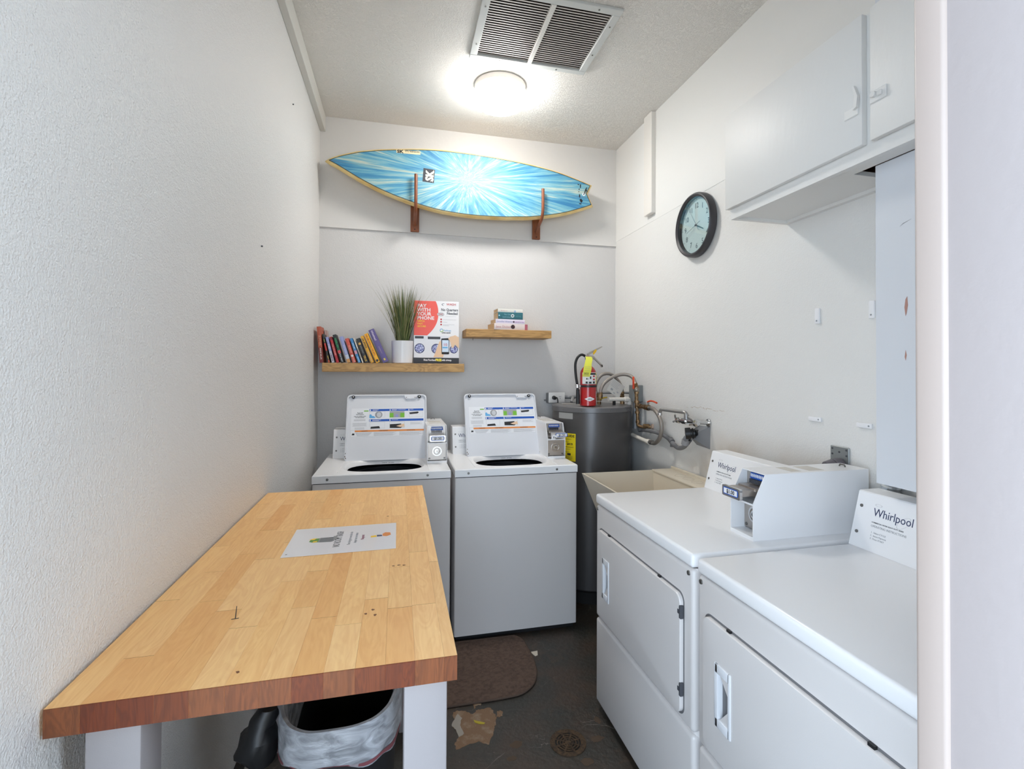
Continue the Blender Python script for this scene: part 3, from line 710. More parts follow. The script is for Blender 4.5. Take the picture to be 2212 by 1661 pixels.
b = B(); b.ring(.008, .0115, 0, .0004, 24, FP(-.0003) @ Matrix.Translation((U(710), V_(785), 0)), 3.6, 6.9); part('app_logo', b, m_green, po)
txt('PayRange', 758, 800, .0125, m_ltblue, .01); txt('OPEN NOW', 714, 850, .0105, m_blk, .03)
b = B(); b.ring(.008, .011, 0, .0004, 24, FP(-.0003) @ Matrix.Translation((U(755), V_(228), 0)) @ Matrix.Diagonal((1.2, .7, 1, 1)), 1.2, 4.6); part('brand_swoosh', b, m_navy, po)
b = B(); disc(b, U(692), V_(440), .0135, 0, .0003, FP(-.0004), 24, 1.75); part('coin', b, m_ltgrey, po)
b = B(); b.box(-.017, .017, -.0008, .0008, 0, .0003, FP(-.0008) @ Matrix.Translation((U(692), V_(440), 0)) @ Matrix.Rotation(.45, 4, 'Z')).box(-.017, .017, -.0008, .0008, 0, .0003, FP(-.0008) @ Matrix.Translation((U(692), V_(440), 0)) @ Matrix.Rotation(-.45, 4, 'Z')); part('coin_cross', b, m_redd, po)
flats('machine_row', [(0, .294, V_(1370), V_(905))], M('print_offwhite', (222, 224, 230), .5), po, FP(-.0002), .0003)
flats('machine_panel', [(U(150), U(332), V_(968), V_(918)), (U(418), U(684), V_(978), V_(925))], m_dkgrey, po, FP(-.0006), each=True)
for cx, cy, rr in ((248, 1178, .0325), (600, 1182, .0325), (972, 1190, .027)):
    b = B(); disc(b, U(cx), V_(cy), rr, 0, .0003, FP(-.0006), 28); d1 = part('machine_door', b, m_navy, po)
    b = B(); disc(b, U(cx), V_(cy), rr*.86, 0, .0003, FP(-.0010), 28); part('laundry_print', b, M('laundry_swirl', (196, 204, 232), .5, var=((84, 84, 150), 120, .42, .55)), po)
part('printed_hand', B().prism([(U(x), V_(y)) for x, y in ((540, 1365), (600, 1200), (660, 1040), (690, 1000), (705, 1080), (715, 1290), (760, 1300), (740, 1365))], 0, .0003, 'z', FP(-.0014)), m_skin, po)
part('printed_phone', B().prism([(U(x), V_(y)) for x, y in ((705, 962), (865, 950), (875, 970), (872, 1285), (862, 1298), (722, 1298), (712, 1285))], 0, .0004, 'z', FP(-.0018)), m_blk, po)
flats('phone_screen', [(U(722), U(862), V_(1250), V_(995))], M('screen_print', (206, 222, 240), .4), po, FP(-.0023), .0003)
flats('phone_screen_bar', [(U(732), U(840), V_(1168), V_(1142))], m_ltblue, po, FP(-.0027), .0003)
text('lettering', '10', .026, m_redd, po, frame((-.147+U(746), -.0028, V_(1122)), (1, 0, 0), (0, 0, 1)), .0)
part('printed_hand', B().prism([(U(x), V_(y)) for x, y in ((850, 965), (890, 920), (960, 900), (1000, 885), (1083, 930), (1083, 1170), (1040, 1130), (1000, 1080), (960, 1160), (925, 1150), (900, 1040), (880, 1000))], 0, .0003, 'z', FP(-.0027)), m_skin, po)
flats('black_band', [(0, .294, 0, V_(1375))], M('band_black', (40, 42, 48), .5), po, FP(-.0004), .0004)
txt('First Purchase', 332, 1440, .0165, m_paper, .03, .86, -.0010); txt('FREE', 580, 1445, .0215, M('lemon', (246, 232, 60), .5), .04, .9, -.0010); txt('with signup.', 712, 1440, .0165, m_paper, .03, .84, -.0010)

# ================================================================== LAUNDRY MACHINES
MW, MD = .686, .66
def coin_box(root, x0, y0, z0, price, w=.112, vd=.0, sticker=False):
    T = Matrix.Translation((x0, y0, z0)); dpt = .45; h = .207
    prof = [(0, 0), (0, .116), (.045, h), (dpt, h), (dpt, 0)]
    b = B(); b.prism(prof, 0, .003, 'x', T).prism(prof, w-.003, w, 'x', T)
    b.box(.003, w-.003, .045, dpt, h-.003, h, T).box(.003, w-.003, dpt-.003, dpt, 0, h-.003, T).box(.003, w-.003, .0, .03+vd, 0, .012, T)
    b.box(.003, w-.003, .004, .05+vd, .108, .114, T)
    cb = part('coin_box', b, m_white, root)
    # lower steel vault face and lock
    F = frame((x0, y0+.016+vd, z0), (1, 0, 0), (0, 0, 1))
    part('vault_plate', B().rbox(.004, w-.004, .016+vd, .022+vd, .014, .107, .001, 1, T), m_steel, cb)
    b = B(); c = (w/2, .064)
    for (r0, r1, t0, t1) in ((.021, .027, 0, .004), (.0, .0145, 0, .006)):
        if r0: b.ring(r0, r1, t0, t1, 32, F @ Matrix.Translation((c[0], c[1], 0)))
        else: b.lathe([(.0145, 0), (.0135, .006), (.009, .0062), (.0085, .004)], n=28, M4=F @ Matrix.Translation((c[0], c[1], 0)))
    part('lock', b, m_chrome, cb)
    part('keyhole', B().box(-.0014, .0014, -.0045, .0045, .0040, .0066, F @ Matrix.Translation((c[0], c[1], 0))), m_black, cb)
    b = B()
    for u, v in ((.014, .024), (w-.014, .024)): b.lathe([(.0055, 0), (.0045, .0025)], n=14, M4=F @ Matrix.Translation((u, v, 0)))
    part('bolt', b, m_screw, cb)
    # upper recess with the coin chute
    part('chute_plate', B().box(.004, w-.004, .062, .066, .114, h-.004, T), m_steel, cb)
    F2 = frame((x0, y0+.0615, z0), (1, 0, 0), (0, 0, 1))
    part('slot_plate', B().prism([(.022, .178), (.094, .178), (.090, .198), (.026, .198)], 0, .003, 'z', F2), m_blue, cb)
    b = B(); b2 = B()
    for k in range(8):
        u = .0295+k*.0076; disc(b, u, .189, .0062, .0031, .0038, F2, 12, .42); b2.box(u-.0022, u+.0022, .164, .177, 0, .010, F2)
    part('slot_window', b, m_paper, cb)
    part('coin_slots', b2, m_dkgrey, cb)
    b = B(); b.box(.018, w-.018, -.030, .06, .136, .156, T).box(.014, w-.014, .02, .064, .150, .160, T); part('coin_slide', b, m_steel, cb)
    b = B(); b.rbox(.012, w-.012, -.040, -.030, .126, .160, .004, 2, T, axes=(1,)); part('slide_head', b, m_chrome, cb)
    F3 = frame((x0, y0-.0402, z0), (1, 0, 0), (0, 0, 1)); off = .02 if sticker else 0
    b = B(); b.prism([(.022+off, .132), (w-.024+off, .132), (w-.02+off, .137), (w-.02+off, .150), (w-.024+off, .155), (.022+off, .155), (.018+off, .150), (.018+off, .137)], 0, .0006, 'z', F3)
    part('price_border', b, m_blue, cb)
    part('price_tag', B().box(.022+off, w-.024+off, .135, .152, .0006, .0010, F3), m_paper, cb)
    text('price_lettering', price, .0185, m_blk, cb, frame((x0+w/2+off, y0-.0416, z0+.1375), (1, 0, 0), (0, 0, 1)), .015, 'CENTER', .95)
    if sticker:
        part('sticker', B().prism([(.010, .118), (.030, .114), (.052, .138), (.018, .150)], .0007, .0011, 'z', F3), m_paper, cb)
        text('sticker_lettering', 'Re', .018, m_blk, cb, frame((x0+.022, y0-.0416, z0+.124), (1, 0, 0), (0, 0, 1)), .01)
    # keyhole guard on the top
    part('top_lock', B().tube([(x0+w/2-.012, y0+dpt-.05, z0+h), (x0+w/2-.009, y0+dpt-.05, z0+h+.007), (x0+w/2+.009, y0+dpt-.05, z0+h+.007), (x0+w/2+.012, y0+dpt-.05, z0+h)], .0025, 8, 1), m_screw, cb)
    # faded printed notice on the top cover
    part('notice', B().box(.02, .092, .16, .20, h, h+.0003, T).box(.02, .092, .23, .29, h, h+.0003, T), M('notice_faint', (206, 202, 194), .6), cb)
    return cb

def console(root, x0, x1, y0, y1, y2, z0, title, dx=.055):
    prof = [(y0, z0), (y1, z0+.162), (y1+.004, z0+.165), (y2, z0+.165), (y2, z0)]
    co = part('console', B().prism(prof, x0, x1, 'x'), m_white, root)
    yd = Vector((0, y1-y0, .162)).normalized(); nrm = Vector((1, 0, 0)).cross(yd)
    P = lambda u, v, l=.0002: frame(Vector((x0+u, y0, z0))+yd*v+nrm*l, (1, 0, 0), yd)
    b = B()
    for v in (.045, .125): b.lathe([(.0052, 0), (.0046, .0022), (.0015, .0026)], n=14, M4=P(.018+.0*v, v, 0))
    part('screw', b, m_screw, co)
    text('logo_lettering', 'Whirlpool', .034, m_navy, co, P(dx, .105), .0, 'LEFT', .86)
    b = B(); b.ring(.0088, .0094, 0, .0003, 28, P(dx+.013, .138) @ Matrix.Diagonal((1.15, .38, 1, 1))).ring(.0235, .0240, 0, .0003, 36, P(dx+.095, .108) @ Matrix.Rotation(.8, 4, 'Z') @ Matrix.Diagonal((1, .45, 1, 1)))
    part('logo_ring', b, m_grey, co)
    text('small_lettering', title, .0052, m_dkgrey, co, P(dx, .084), .01); text('small_lettering', 'OPERATING INSTRUCTIONS', .0090, m_grey, co, P(dx, .072), 0, 'LEFT', .95)
    text('small_lettering', '1.  Select CYCLE', .0068, m_grey, co, P(dx+.004, .054)); text('small_lettering', '2.  Insert Payment', .0068, m_grey, co, P(dx+.004, .045)); text('small_lettering', '3.  Press START', .0068, m_grey, co, P(dx+.004, .036))
    return co

def superel(cx, cy, rx, ry, e, n, ph=0):
    out = []
    for i in range(n):
        a = 2*PI*i/n+ph; c, s_ = math.cos(a), math.sin(a)
        out.append((cx+rx*abs(c)**(2/e)*(1 if c > 0 else -1), cy+ry*abs(s_)**(2/e)*(1 if s_ > 0 else -1)))
    return out
def rect_ring(x0, x1, y0, y1, n, cx, cy):
    """n points on the rectangle, by angle from (cx,cy)"""
    out = []
    for i in range(n):
        a = 2*PI*i/n; c, s_ = math.cos(a), math.sin(a); t = 1e9
        if c > 1e-9: t = min(t, (x1-cx)/c)
        if c < -1e-9: t = min(t, (x0-cx)/c)
        if s_ > 1e-9: t = min(t, (y1-cy)/s_)
        if s_ < -1e-9: t = min(t, (y0-cy)/s_)
        out.append((cx+t*c, cy+t*s_))
    return out
ZT = .914
def make_washer(label, sticker):
    r = thing('washing_machine', label, 'washing machine', (0, 0, 0), 0, 'open top-loading washers on the back wall')
    cab = part('cabinet', B().rbox(.001, MW-.001, .006, MD, .03, .868, .008, 3, axes=(2,)), m_white_tex, r)
    bm = bmesh.new(); bm.from_mesh(cab.data); bmesh.ops.delete(bm, geom=[f for f in bm.faces if f.normal.z > .9], context='FACES'); bm.to_mesh(cab.data); bm.free()
    part('base', B().box(.012, MW-.012, .03, MD-.01, 0, .03), m_black, r)
    # top deck with a rounded opening
    n = 96; cx, cy = .345, .222
    o1 = rect_ring(.0, MW, 0, MD, n, cx, cy); o1b = rect_ring(.004, MW-.004, .004, MD-.004, n, cx, cy)
    inn = superel(cx, cy, .212, .172, 3.2, n); inn2 = superel(cx, cy, .206, .166, 3.1, n); inn3 = superel(cx, cy, .200, .160, 3.0, n)
    rings = [[(x, y, ZT-.041) for x, y in o1], [(x, y, ZT-.005) for x, y in o1], [(x, y, ZT) for x, y in o1b], [(x, y, ZT) for x, y in inn], [(x, y, ZT-.006) for x, y in inn2], [(x, y, ZT-.026) for x, y in inn3]]
    b = B(); vs = [p for q in rings for p in q]
    # snap the four outer corners so the deck stays square
    fs = [(j*n+i, j*n+(i+1) % n, (j+1)*n+(i+1) % n, (j+1)*n+i) for j in range(len(rings)-1) for i in range(n)]
    b.add(vs, fs, None, False)
    for (xa, ya) in ((0, 0), (MW, 0), (0, MD), (MW, MD)):
        for zz, e in ((ZT-.041, 0), (ZT-.005, 0), (ZT, .004)):
            tx = xa+(e if xa == 0 else -e); ty = ya+(e if ya == 0 else -e)
            lay = {(ZT-.041): 0, (ZT-.005): 1}.get(zz, 2)
            k = min(range(n), key=lambda i: (b.v[lay*n+i][0]-tx)**2+(b.v[lay*n+i][1]-ty)**2); b.v[lay*n+k] = (tx, ty, zz)
    b.box(.112, .116, .05, .42, ZT, ZT+.0025).box(.572, .576, .02, .42, ZT, ZT+.0025)
    tp = part('top_deck', b, m_white, r)
    part('tub', B().lathe([(.255, -.055), (.255, -.30), (.0, -.30)], (cx, cy+.065, ZT), 48, cap=False), m_tub, r)
    b = B(); b.ring(.165, .252, -.060, -.052, 48, Matrix.Translation((cx, cy+.065, ZT))); part('tub_ring', b, M('tub_ring_dark', (40, 42, 46), .4), r)
    part('agitator', B().lathe([(.09, -.29), (.05, -.2), (.04, -.10), (.03, -.085), (.0, -.085)], (cx, cy+.05, ZT), 24, cap=False), m_ltgrey, r)
    part('opening_sticker', B().box(-.045, .075, -.008, .006, 0, .0006, frame((cx+.02, cy+.1605, ZT-.017), (1, 0, 0), (0, .35, 1))), m_paper, r)
    text('sticker_lettering', 'CAE2743  120V 60Hz', .0075, m_dkgrey, r, frame((cx-.02, cy+.1590, ZT-.020), (1, 0, 0), (0, .35, 1)), .01)
    b = B()
    for u in (.072, .535): b.lathe([(.0065, 0), (.0055, .003), (.002, .0034)], n=16, M4=frame((u+(.03 if u > .5 else 0), 0, ZT-.022), (1, 0, 0), (0, 0, 1)))
    part('deck_screw', b, m_screw, tp)
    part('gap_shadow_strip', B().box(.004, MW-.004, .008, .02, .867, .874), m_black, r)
    console(r, .040, .572, .484, .534, .64, ZT, 'COMMERCIAL WASHER HEAVY DUTY SERIES', .037)
    coin_box(r, .5735, .213, ZT, '$1.50', sticker=sticker)
    # ---- lid, opened and leaning back
    a = math.atan2(.17, .378); LL = .414; LW = .472
    T = frame((.113, .388, .905), (1, 0, 0), (0, math.sin(a), math.cos(a)))   # u across, v up the lid, n toward the camera
    n4 = 8
    def rr(x0, x1, y0, y1, rad):
        o = []
        for (cx_, cy_, s0) in ((x1-rad, y1-rad, 0), (x0+rad, y1-rad, PI/2), (x0+rad, y0+rad, PI), (x1-rad, y0+rad, 1.5*PI)):
            for k in range(n4+1): o.append((cx_+rad*math.cos(s0+k*PI/2/n4), cy_+rad*math.sin(s0+k*PI/2/n4)))
        return o
    oo = rr(0, LW, 0, LL, .024); oi = rr(.010, LW-.010, .008, LL-.012, .018); m_ = len(oo)
    rings = [[(x, y, -.010) for x, y in rr(.003, LW-.003, .003, LL-.003, .022)], [(x, y, -.004) for x, y in oo], [(x, y, .009) for x, y in oo], [(x, y, .012) for x, y in rr(.003, LW-.003, .003, LL-.003, .022)], [(x, y, .012) for x, y in rr(.007, LW-.007, .006, LL-.009, .02)], [(x, y, .001) for x, y in oi]]
    b = B(); vs = [p for q in rings for p in q]
    fs = [(j*m_+i, j*m_+(i+1) % m_, (j+1)*m_+(i+1) % m_, (j+1)*m_+i) for j in range(len(rings)-1) for i in range(m_)]
    fs += [tuple(range(m_)), tuple(range(5*m_, 6*m_))]; b.add(vs, fs, T, True)
    b.prism([(.335, LL-.006), (.347, LL-.030), (.405, LL-.030), (.420, LL-.006)], .001, .0125, 'z', T)
    lid = part('lid', b, M('lid_enamel', (216, 218, 223), .33), r)
    b = B(); b2 = B()
    for u in (.036, .428):
        q = T @ Matrix.Translation((u, LL-.016, .006)); b.lathe([(.0095, 0), (.0095, .006), (.0075, .008), (.0045, .0075)], n=20, M4=q); b2.lathe([(.0035, .007), (.0033, .0082)], n=12, M4=q)
    part('bumper', b, m_black, lid); part('bumper_pin', b2, m_paper, lid)
    b = B()
    for u in (.350, .402): b.lathe([(.0028, .0125), (.0028, .0135)], n=10, M4=T @ Matrix.Translation((u, LL-.022, 0)))
    part('latch_screw', b, m_screw, lid)
    # instruction label: u 0..LW, v 0..LL ; printed flats just above the inner face
    Fp = T @ Matrix.Translation((0, 0, .0011)); R = lambda x0, x1, v0, v1: (x0, x1, v0*LL, v1*LL)
    flats('label_sheet', [R(.028, .458, .355, .79)], M('label_white', (226, 228, 232), .5), lid, Fp, .0003)
    F2 = T @ Matrix.Translation((0, 0, .0016))
    flats('label_blue', [R(.131, .452, .745, .778), R(.131, .452, .588, .621)], m_blue, lid, F2, .0003, each=True)
    flats('label_orange', [R(.052, .454, .434, .459)], m_orangep, lid, F2, .0003)
    F3 = T @ Matrix.Translation((0, 0, .0021))
    w_ = [R(.150, .185, .764, .768), R(.150, .178, .755, .759), R(.262, .296, .764, .768), R(.300, .345, .764, .768), R(.262, .290, .755, .759), R(.372, .392, .764, .768), R(.150, .200, .606, .610), R(.150, .188, .597, .601), R(.262, .300, .606, .610), R(.134, .140, .748, .772), R(.250, .255, .748, .772), R(.362, .367, .748, .772), R(.134, .140, .591, .617), R(.250, .255, .591, .617)]
    flats('label_white_print', w_, m_paper, lid, F3, .0002)
    F2b = F2
    flats('label_picture', [R(.250, .338, .643, .74)], M('pic_grey', (160, 162, 166), .5), lid, F2b, .0002)
    flats('label_green', [R(.250, .273, .643, .714), R(.313, .338, .643, .714), R(.100, .126, .742, .757)], m_green, lid, F3, .0002, each=True)
    flats('label_violet', [R(.286, .300, .65, .69)], m_lav, lid, F3, .0002)
    b = B(); disc(b, .186, .689*LL, .0215, 0, .0002, F2, 28); part('label_drum', b, m_grey, lid)
    b = B(); disc(b, .188, .689*LL, .0165, .0003, .0005, F2, 28, .8); part('label_drum_inner', b, m_ltgrey, lid)
    b = B(); b.prism([(.132, .640*LL), (.168, .640*LL), (.160, .668*LL), (.148, .672*LL), (.140, .70*LL), (.133, .69*LL)], .0001, .0004, 'z', F3); part('label_bottle', b, m_ltblue, lid)
    each('label_black_print', [[(.366, .718*LL), (.420, .730*LL), (.424, .712*LL), (.416, .70*LL), (.37, .69*LL)], [(.140, .478*LL), (.196, .482*LL), (.190, .516*LL), (.142, .508*LL)], [(.252, .484*LL), (.316, .480*LL), (.326, .50*LL), (.318, .548*LL), (.252, .540*LL)]], 0, .0003, m_blk, lid, F2)
    part('label_hand', B().prism([(.290, .512*LL), (.335, .548*LL), (.340, .50*LL), (.312, .496*LL)], 0, .0003, 'z', F3), m_skin, lid)
    def outline(x0, x1, v0, v1, t=.0006): return [R(x0, x1, v0, v0+.0015), R(x0, x1, v1-.0015, v1), (x0, x0+t, v0*LL, v1*LL), (x1-t, x1, v0*LL, v1*LL)]
    tl = outline(.028, .454, .362, .459)+outline(.366, .448, .648, .738)+outline(.135, .222, .485, .58)+outline(.250, .338, .485, .58)+outline(.132, .222, .65, .738)
    for k in range(6): tl.append(R(.055+.002*k, .150-.004*k, .42-.009*k, .4225-.009*k)); tl.append(R(.160, .29-.01*(k % 3), .42-.009*k, .4225-.009*k)); tl.append(R(.308, .450-.012*(k % 3), .42-.009*k, .4225-.009*k))
    for k in range(5): tl.append(R(.036+.004*(k % 2), .118-.004*(k % 2), .565-.011*k, .568-.011*k))
    for k in range(3): tl.append(R(.044, .110, .62-.010*k, .623-.010*k))
    for k in range(3): tl.append(R(.05, .105, .495-.012*k, .498-.012*k))
    tl += [R(.372, .442, .562, .565), R(.372, .430, .548, .551), R(.372, .442, .535, .538)]
    flats('label_fine_print', tl, m_grey, lid, F2, .0002)
    for s_, u, v, sz, al in (('Read All', .078, .712, .0115, 'CENTER'), ('Instructions', .078, .690, .0115, 'CENTER'), ('Lea con cuidado todas', .078, .664, .0092, 'CENTER'), ('las instrucciones', .078, .645, .0092, 'CENTER'), ('! WARNING', .105, .4395, .0088, 'CENTER'), ('! AVERTISSEMENT', .215, .4395, .0088, 'CENTER'), ('! ADVERTENCIA', .375, .4395, .0088, 'CENTER')):
        text('label_lettering', s_, sz, m_blk, lid, F3 @ Matrix.Translation((u, v*LL, 0)), .0, al, .82)
    b = B(); b.prism([(.034, .388*LL), (.050, .388*LL), (.050, .41*LL), (.046, .42*LL), (.044, .405*LL), (.040, .422*LL), (.037, .40*LL)], 0, .0003, 'z', F2); part('label_symbol', b, m_blk, lid)
    # worn spots at the lid's lower corners
    b = B(); random.seed(3)
    for u, v in ((.006, .05), (.004, .03), (.008, .02), (.463, .04), (.466, .07), (.462, .02), (.466, .10)):
        b.prism([(u+.003*random.uniform(.4, 1)*math.cos(q), v+.006*random.uniform(.4, 1)*math.sin(q)) for q in [2*PI*i/7 for i in range(7)]], .0095, .0128, 'z', T)
    part('paint_wear', b, M('rust_wear', (96, 74, 62), .8), lid)
    return r
w1 = make_washer('white top-loading washer with raised lid, left one, close to the left wall', False); w1.location = (.088, -.784, 0)
w2 = make_washer('white top-loading washer with raised lid, right one, beside the grey water heater', True); w2.location = (.795, -.784, 0)

DW = .7385
def make_dryer(label):
    r = thing('dryer', label, 'dryer', (0, 0, 0), 0, 'front-loading dryers along the right wall')
    D = .665
    part('cabinet', B().rbox(.001, DW-.001, .014, D, .03, .868, .018, 4, axes=(2,)), m_white_tex, r)
    part('base', B().box(.012, DW-.012, .05, D-.01, 0, .03), m_black, r)
    part('top_deck', B().rbox(0, DW, 0, D, .872, .9135, .010, 4), m_white, r)
    fp = part('front_panel', B().rbox(.001, DW-.001, .003, .04, .393, .868, .012, 4), m_white_tex, r)
    part('lower_panel', B().rbox(.001, DW-.001, .003, .04, .032, .386, .012, 4), m_white_tex, r)
    # door with rounded corners and a bevelled edge, standing in a shallow groove
    def rr(x0, x1, y0, y1, rad, n4=8):
        o = []
        for (cx_, cy_, s0) in ((x1-rad, y1-rad, 0), (x0+rad, y1-rad, PI/2), (x0+rad, y0+rad, PI), (x1-rad, y0+rad, 1.5*PI)):
            for k in range(n4+1): o.append((cx_+rad*math.cos(s0+k*PI/2/n4), cy_+rad*math.sin(s0+k*PI/2/n4)))
        return o
    F = frame((0, .003, 0), (1, 0, 0), (0, 0, 1))
    gr_ = B(); gr_.prism(rr(.034, .694, .411, .781, .030), -.0002, .0004, 'z', F); part('door_gasket', gr_, M('groove_grey', (108, 108, 110), .6), r)
    rings = [(rr(.040, .688, .417, .775, .026), .0004), (rr(.040, .688, .417, .775, .026), .009), (rr(.042, .686, .419, .773, .025), .012), (rr(.048, .680, .425, .767, .022), .013)]
    hx0, hx1, hz0, hz1 = .103, .162, .515, .672
    m_ = len(rings[0][0]); vs = []; fs = []
    for pts, d in rings: vs += [(x, y, d) for x, y in pts]
    for j in range(3): fs += [(j*m_+i, j*m_+(i+1) % m_, (j+1)*m_+(i+1) % m_, (j+1)*m_+i) for i in range(m_)]
    # face with a rectangular hole for the handle: ring of m_ points around the hole by angle
    cx_, cy_ = (hx0+hx1)/2, (hz0+hz1)/2
    hole = []
    for (x, y) in rings[3][0]:
        a = math.atan2(y-cy_, x-cx_); c, s_ = math.cos(a), math.sin(a)
        t = min((hx1-cx_)/abs(c) if abs(c) > 1e-9 else 9, (hz1-cy_)/abs(s_) if abs(s_) > 1e-9 else 9); hole.append((cx_+t*c, cy_+t*s_, .013))
    o0 = len(vs); vs += hole; fs += [(3*m_+i, 3*m_+(i+1) % m_, o0+(i+1) % m_, o0+i) for i in range(m_)]
    b = B(); b.add(vs, fs, F, False)
    door = part('door', b, m_white_tex, r)
    b = B(); e = .010
    b.rbox(hx0-.004, hx0+.012, hz0-.004, hz1+.004, -.01, .0165, .002, 2, F).rbox(hx1-.006, hx1+.004, hz0-.004, hz1+.004, -.01, .0165, .002, 2, F)
    b.rbox(hx0, hx1, hz0-.004, hz0+.020, -.01, .0165, .002, 2, F).rbox(hx0, hx1, hz1-.020, hz1+.004, -.01, .0165, .002, 2, F)
    part('handle', b, M('handle_white', (224, 226, 230), .3), door)
    part('handle_pocket', B().box(hx0, hx1, hz0, hz1, -.012, -.008, F), m_ltgrey, door)
    for z0, z1 in ((.475, .515), (.705, .745)):
        part('hinge', B().rbox(.684, .694, z0, z1, .002, .014, .002, 1, F).box(.678, .686, z0+.014, z1-.014, .010, .0145, F), m_dkgrey, door)
    b = B()
    for u, z in ((.017, .852), (DW-.022, .852)): b.lathe([(.0075, 0), (.0065, .003), (.002, .0036)], n=16, M4=F @ Matrix.Translation((u, z, 0)))
    part('screw', b, m_screw, fp)
    for u in (.140, .545): part('door_catch', B().box(u, u+.014, .775, .781, .0, .0075, F), m_black, fp)
    console(r, .003, .568, .530, .572, .648, .9137, 'COMMERCIAL DRYER HEAVY DUTY SERIES', .060)
    coin_box(r, .572, .250, .9137, '$1.00', vd=.035)
    return r
for (y0, lab) in ((-1.4174, 'white front-loading dryer in the middle, between the cream tub and the near dryer'), (-2.180, 'nearest white front-loading dryer at the right edge beside the door jamb')):
    d = make_dryer(lab); d.location = (1.333, y0, 0); d.rotation_euler = (0, 0, -PI/2)

# ================================================================== TABLE
ZTB = .9575; TH = .042; TX0, TX1, TY0, TY1 = .006, .602, -2.590, -1.292
tb = thing('work_table', 'butcher-block table with thick maple top and white metal legs, left wall', 'table', (.30, -1.94, 0))
rows = [.006, .096, .145, .192, .241, .290, .337, .385, .434, .482, .531, .580, .602]
random.seed(21); g = .00012
rows2 = [.006, .051]+rows[1:]
for i in range(len(rows2)-1):
    xa, xb = rows2[i], rows2[i+1]; y = TY0; first = True
    while y < TY1-.001:
        L = random.uniform(.16, .52)
        if first: L = random.uniform(.12, .45); first = False
        y2 = min(TY1, y+L)
        if TY1-y2 < .10: y2 = TY1
        b = B(); x0_, x1_ = xa+(g if i else 0), xb-(g if i < len(rows2)-2 else 0); ya, yb = y+(g if y > TY0 else 0), y2-(g if y2 < TY1 else 0)
        dz = random.uniform(0, .00015); zb_, zt_ = ZTB-TH, ZTB-dz; e = .0005 if (y == TY0) else .0002
        vs = [(x0_, ya, zb_), (x1_, ya, zb_), (x1_, yb, zb_), (x0_, yb, zb_), (x0_, ya, zt_-e*2), (x1_, ya, zt_-e*2), (x1_, ya+e*2, zt_), (x1_, yb, zt_), (x0_, yb, zt_), (x0_, ya+e*2, zt_)]
        b.add(vs, [(0, 3, 2, 1), (9, 6, 7, 8), (1, 2, 7, 6, 5), (0, 4, 9, 8, 3), (2, 3, 8, 7)]); b.cur = 1; b.add(vs, [(0, 1, 5, 4), (4, 5, 6, 9)])
        # duplicate vertices of the end-grain face are fine
        part('plank', b, [m_bb, m_bbe], tb, True)
        y = y2
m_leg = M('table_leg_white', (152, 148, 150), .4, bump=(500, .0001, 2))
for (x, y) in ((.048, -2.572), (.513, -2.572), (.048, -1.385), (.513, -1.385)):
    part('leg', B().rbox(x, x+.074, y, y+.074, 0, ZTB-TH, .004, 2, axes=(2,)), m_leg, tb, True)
b = B(); b.box(.122, .513, -1.36, -1.335, .835, .9155).box(.07, .095, -2.50, -1.385, .845, .9155).box(.54, .565, -2.50, -1.385, .87, .9155); part('apron', b, m_leg, tb, True)
b = B(); F = frame((0, 0, ZTB+.0001), (1, 0, 0), (0, 1, 0)); b.prism([(.178, -2.305), (.1793, -2.305), (.1925, -2.361), (.1911, -2.362)], 0, .0004, 'z', F).prism([(.185, -2.362), (.198, -2.360), (.198, -2.3618), (.185, -2.3642)], 0, .0004, 'z', F)
part('pen_mark', b, m_blk, tb, True)
# knots
b = B(); random.seed(4)
for (cx, cy) in ((.492, -2.16), (.505, -2.158), (.517, -2.161), (.440, -2.40), (.452, -2.385), (.458, -2.41), (.30, -1.54), (.25, -2.555), (.47, -1.72)):
    k = 8; b.prism([(cx+.0045*random.uniform(.4, 1.1)*math.cos(2*PI*i/k), cy+.004*random.uniform(.4, 1.1)*math.sin(2*PI*i/k)) for i in range(k)], ZTB+.0001, ZTB+.0004, 'z')
part('knot', b, M('knot_brown', (120, 74, 44), .6), tb, True)

# laminated notice lying on the table; its text reads from the aisle side
no = thing('paper_notice', 'laminated white NO ROOM TRASH notice lying on the wooden table', 'sign', (.351, -1.922, ZTB+.0006))
b = B(); b.prism([(.204, -1.806), (.497, -1.803), (.497, -2.036), (.206, -2.041)], ZTB+.0006, ZTB+.0012, 'z'); part('sheet', b, M('laminate_white', (236, 236, 240), .22, coat=.3), no, True)
FN = lambda x, y, l=.0013: frame((x, y, ZTB+l), (0, 1, 0), (-1, 0, 0))
text('lettering', 'NO ROOM TRASH', .0265, m_dkgrey, no, FN(.345, -1.922), .0, 'CENTER', .62, True)
text('lettering', 'Please bring your room trash to the', .0125, m_grey, no, FN(.372, -1.922), 0, 'CENTER', .62, True)
text('lettering', 'dumpster near our entrance', .0125, m_grey, no, FN(.388, -1.922), 0, 'CENTER', .62, True)
text('lettering', 'Management', .013, M('print_plum', (140, 84, 100), .5), no, FN(.407, -1.922), 0, 'CENTER', .62, True)
text('lettering', 'x', .008, m_blk, no, FN(.218, -2.02), .02, 'CENTER', 1, True)
b = B(); b.prism([(x, y) for x, y in ((.283, -1.905), (.318, -1.902), (.326, -1.912), (.326, -1.936), (.318, -1.943), (.283, -1.940))], ZTB+.0013, ZTB+.0016, 'z').prism([(.320, -1.895), (.331, -1.893), (.331, -1.925), (.322, -1.93)], ZTB+.0016, ZTB+.0018, 'z'); part('printed_bin', b, M('print_can', (140, 142, 144), .5), no, True)
b = B()
for q in range(5): b.box(.286, .322, -1.938+.008*q, -1.9365+.008*q, ZTB+.0017, ZTB+.0019)
part('printed_bin_ribs', b, m_dkgrey, no, True)
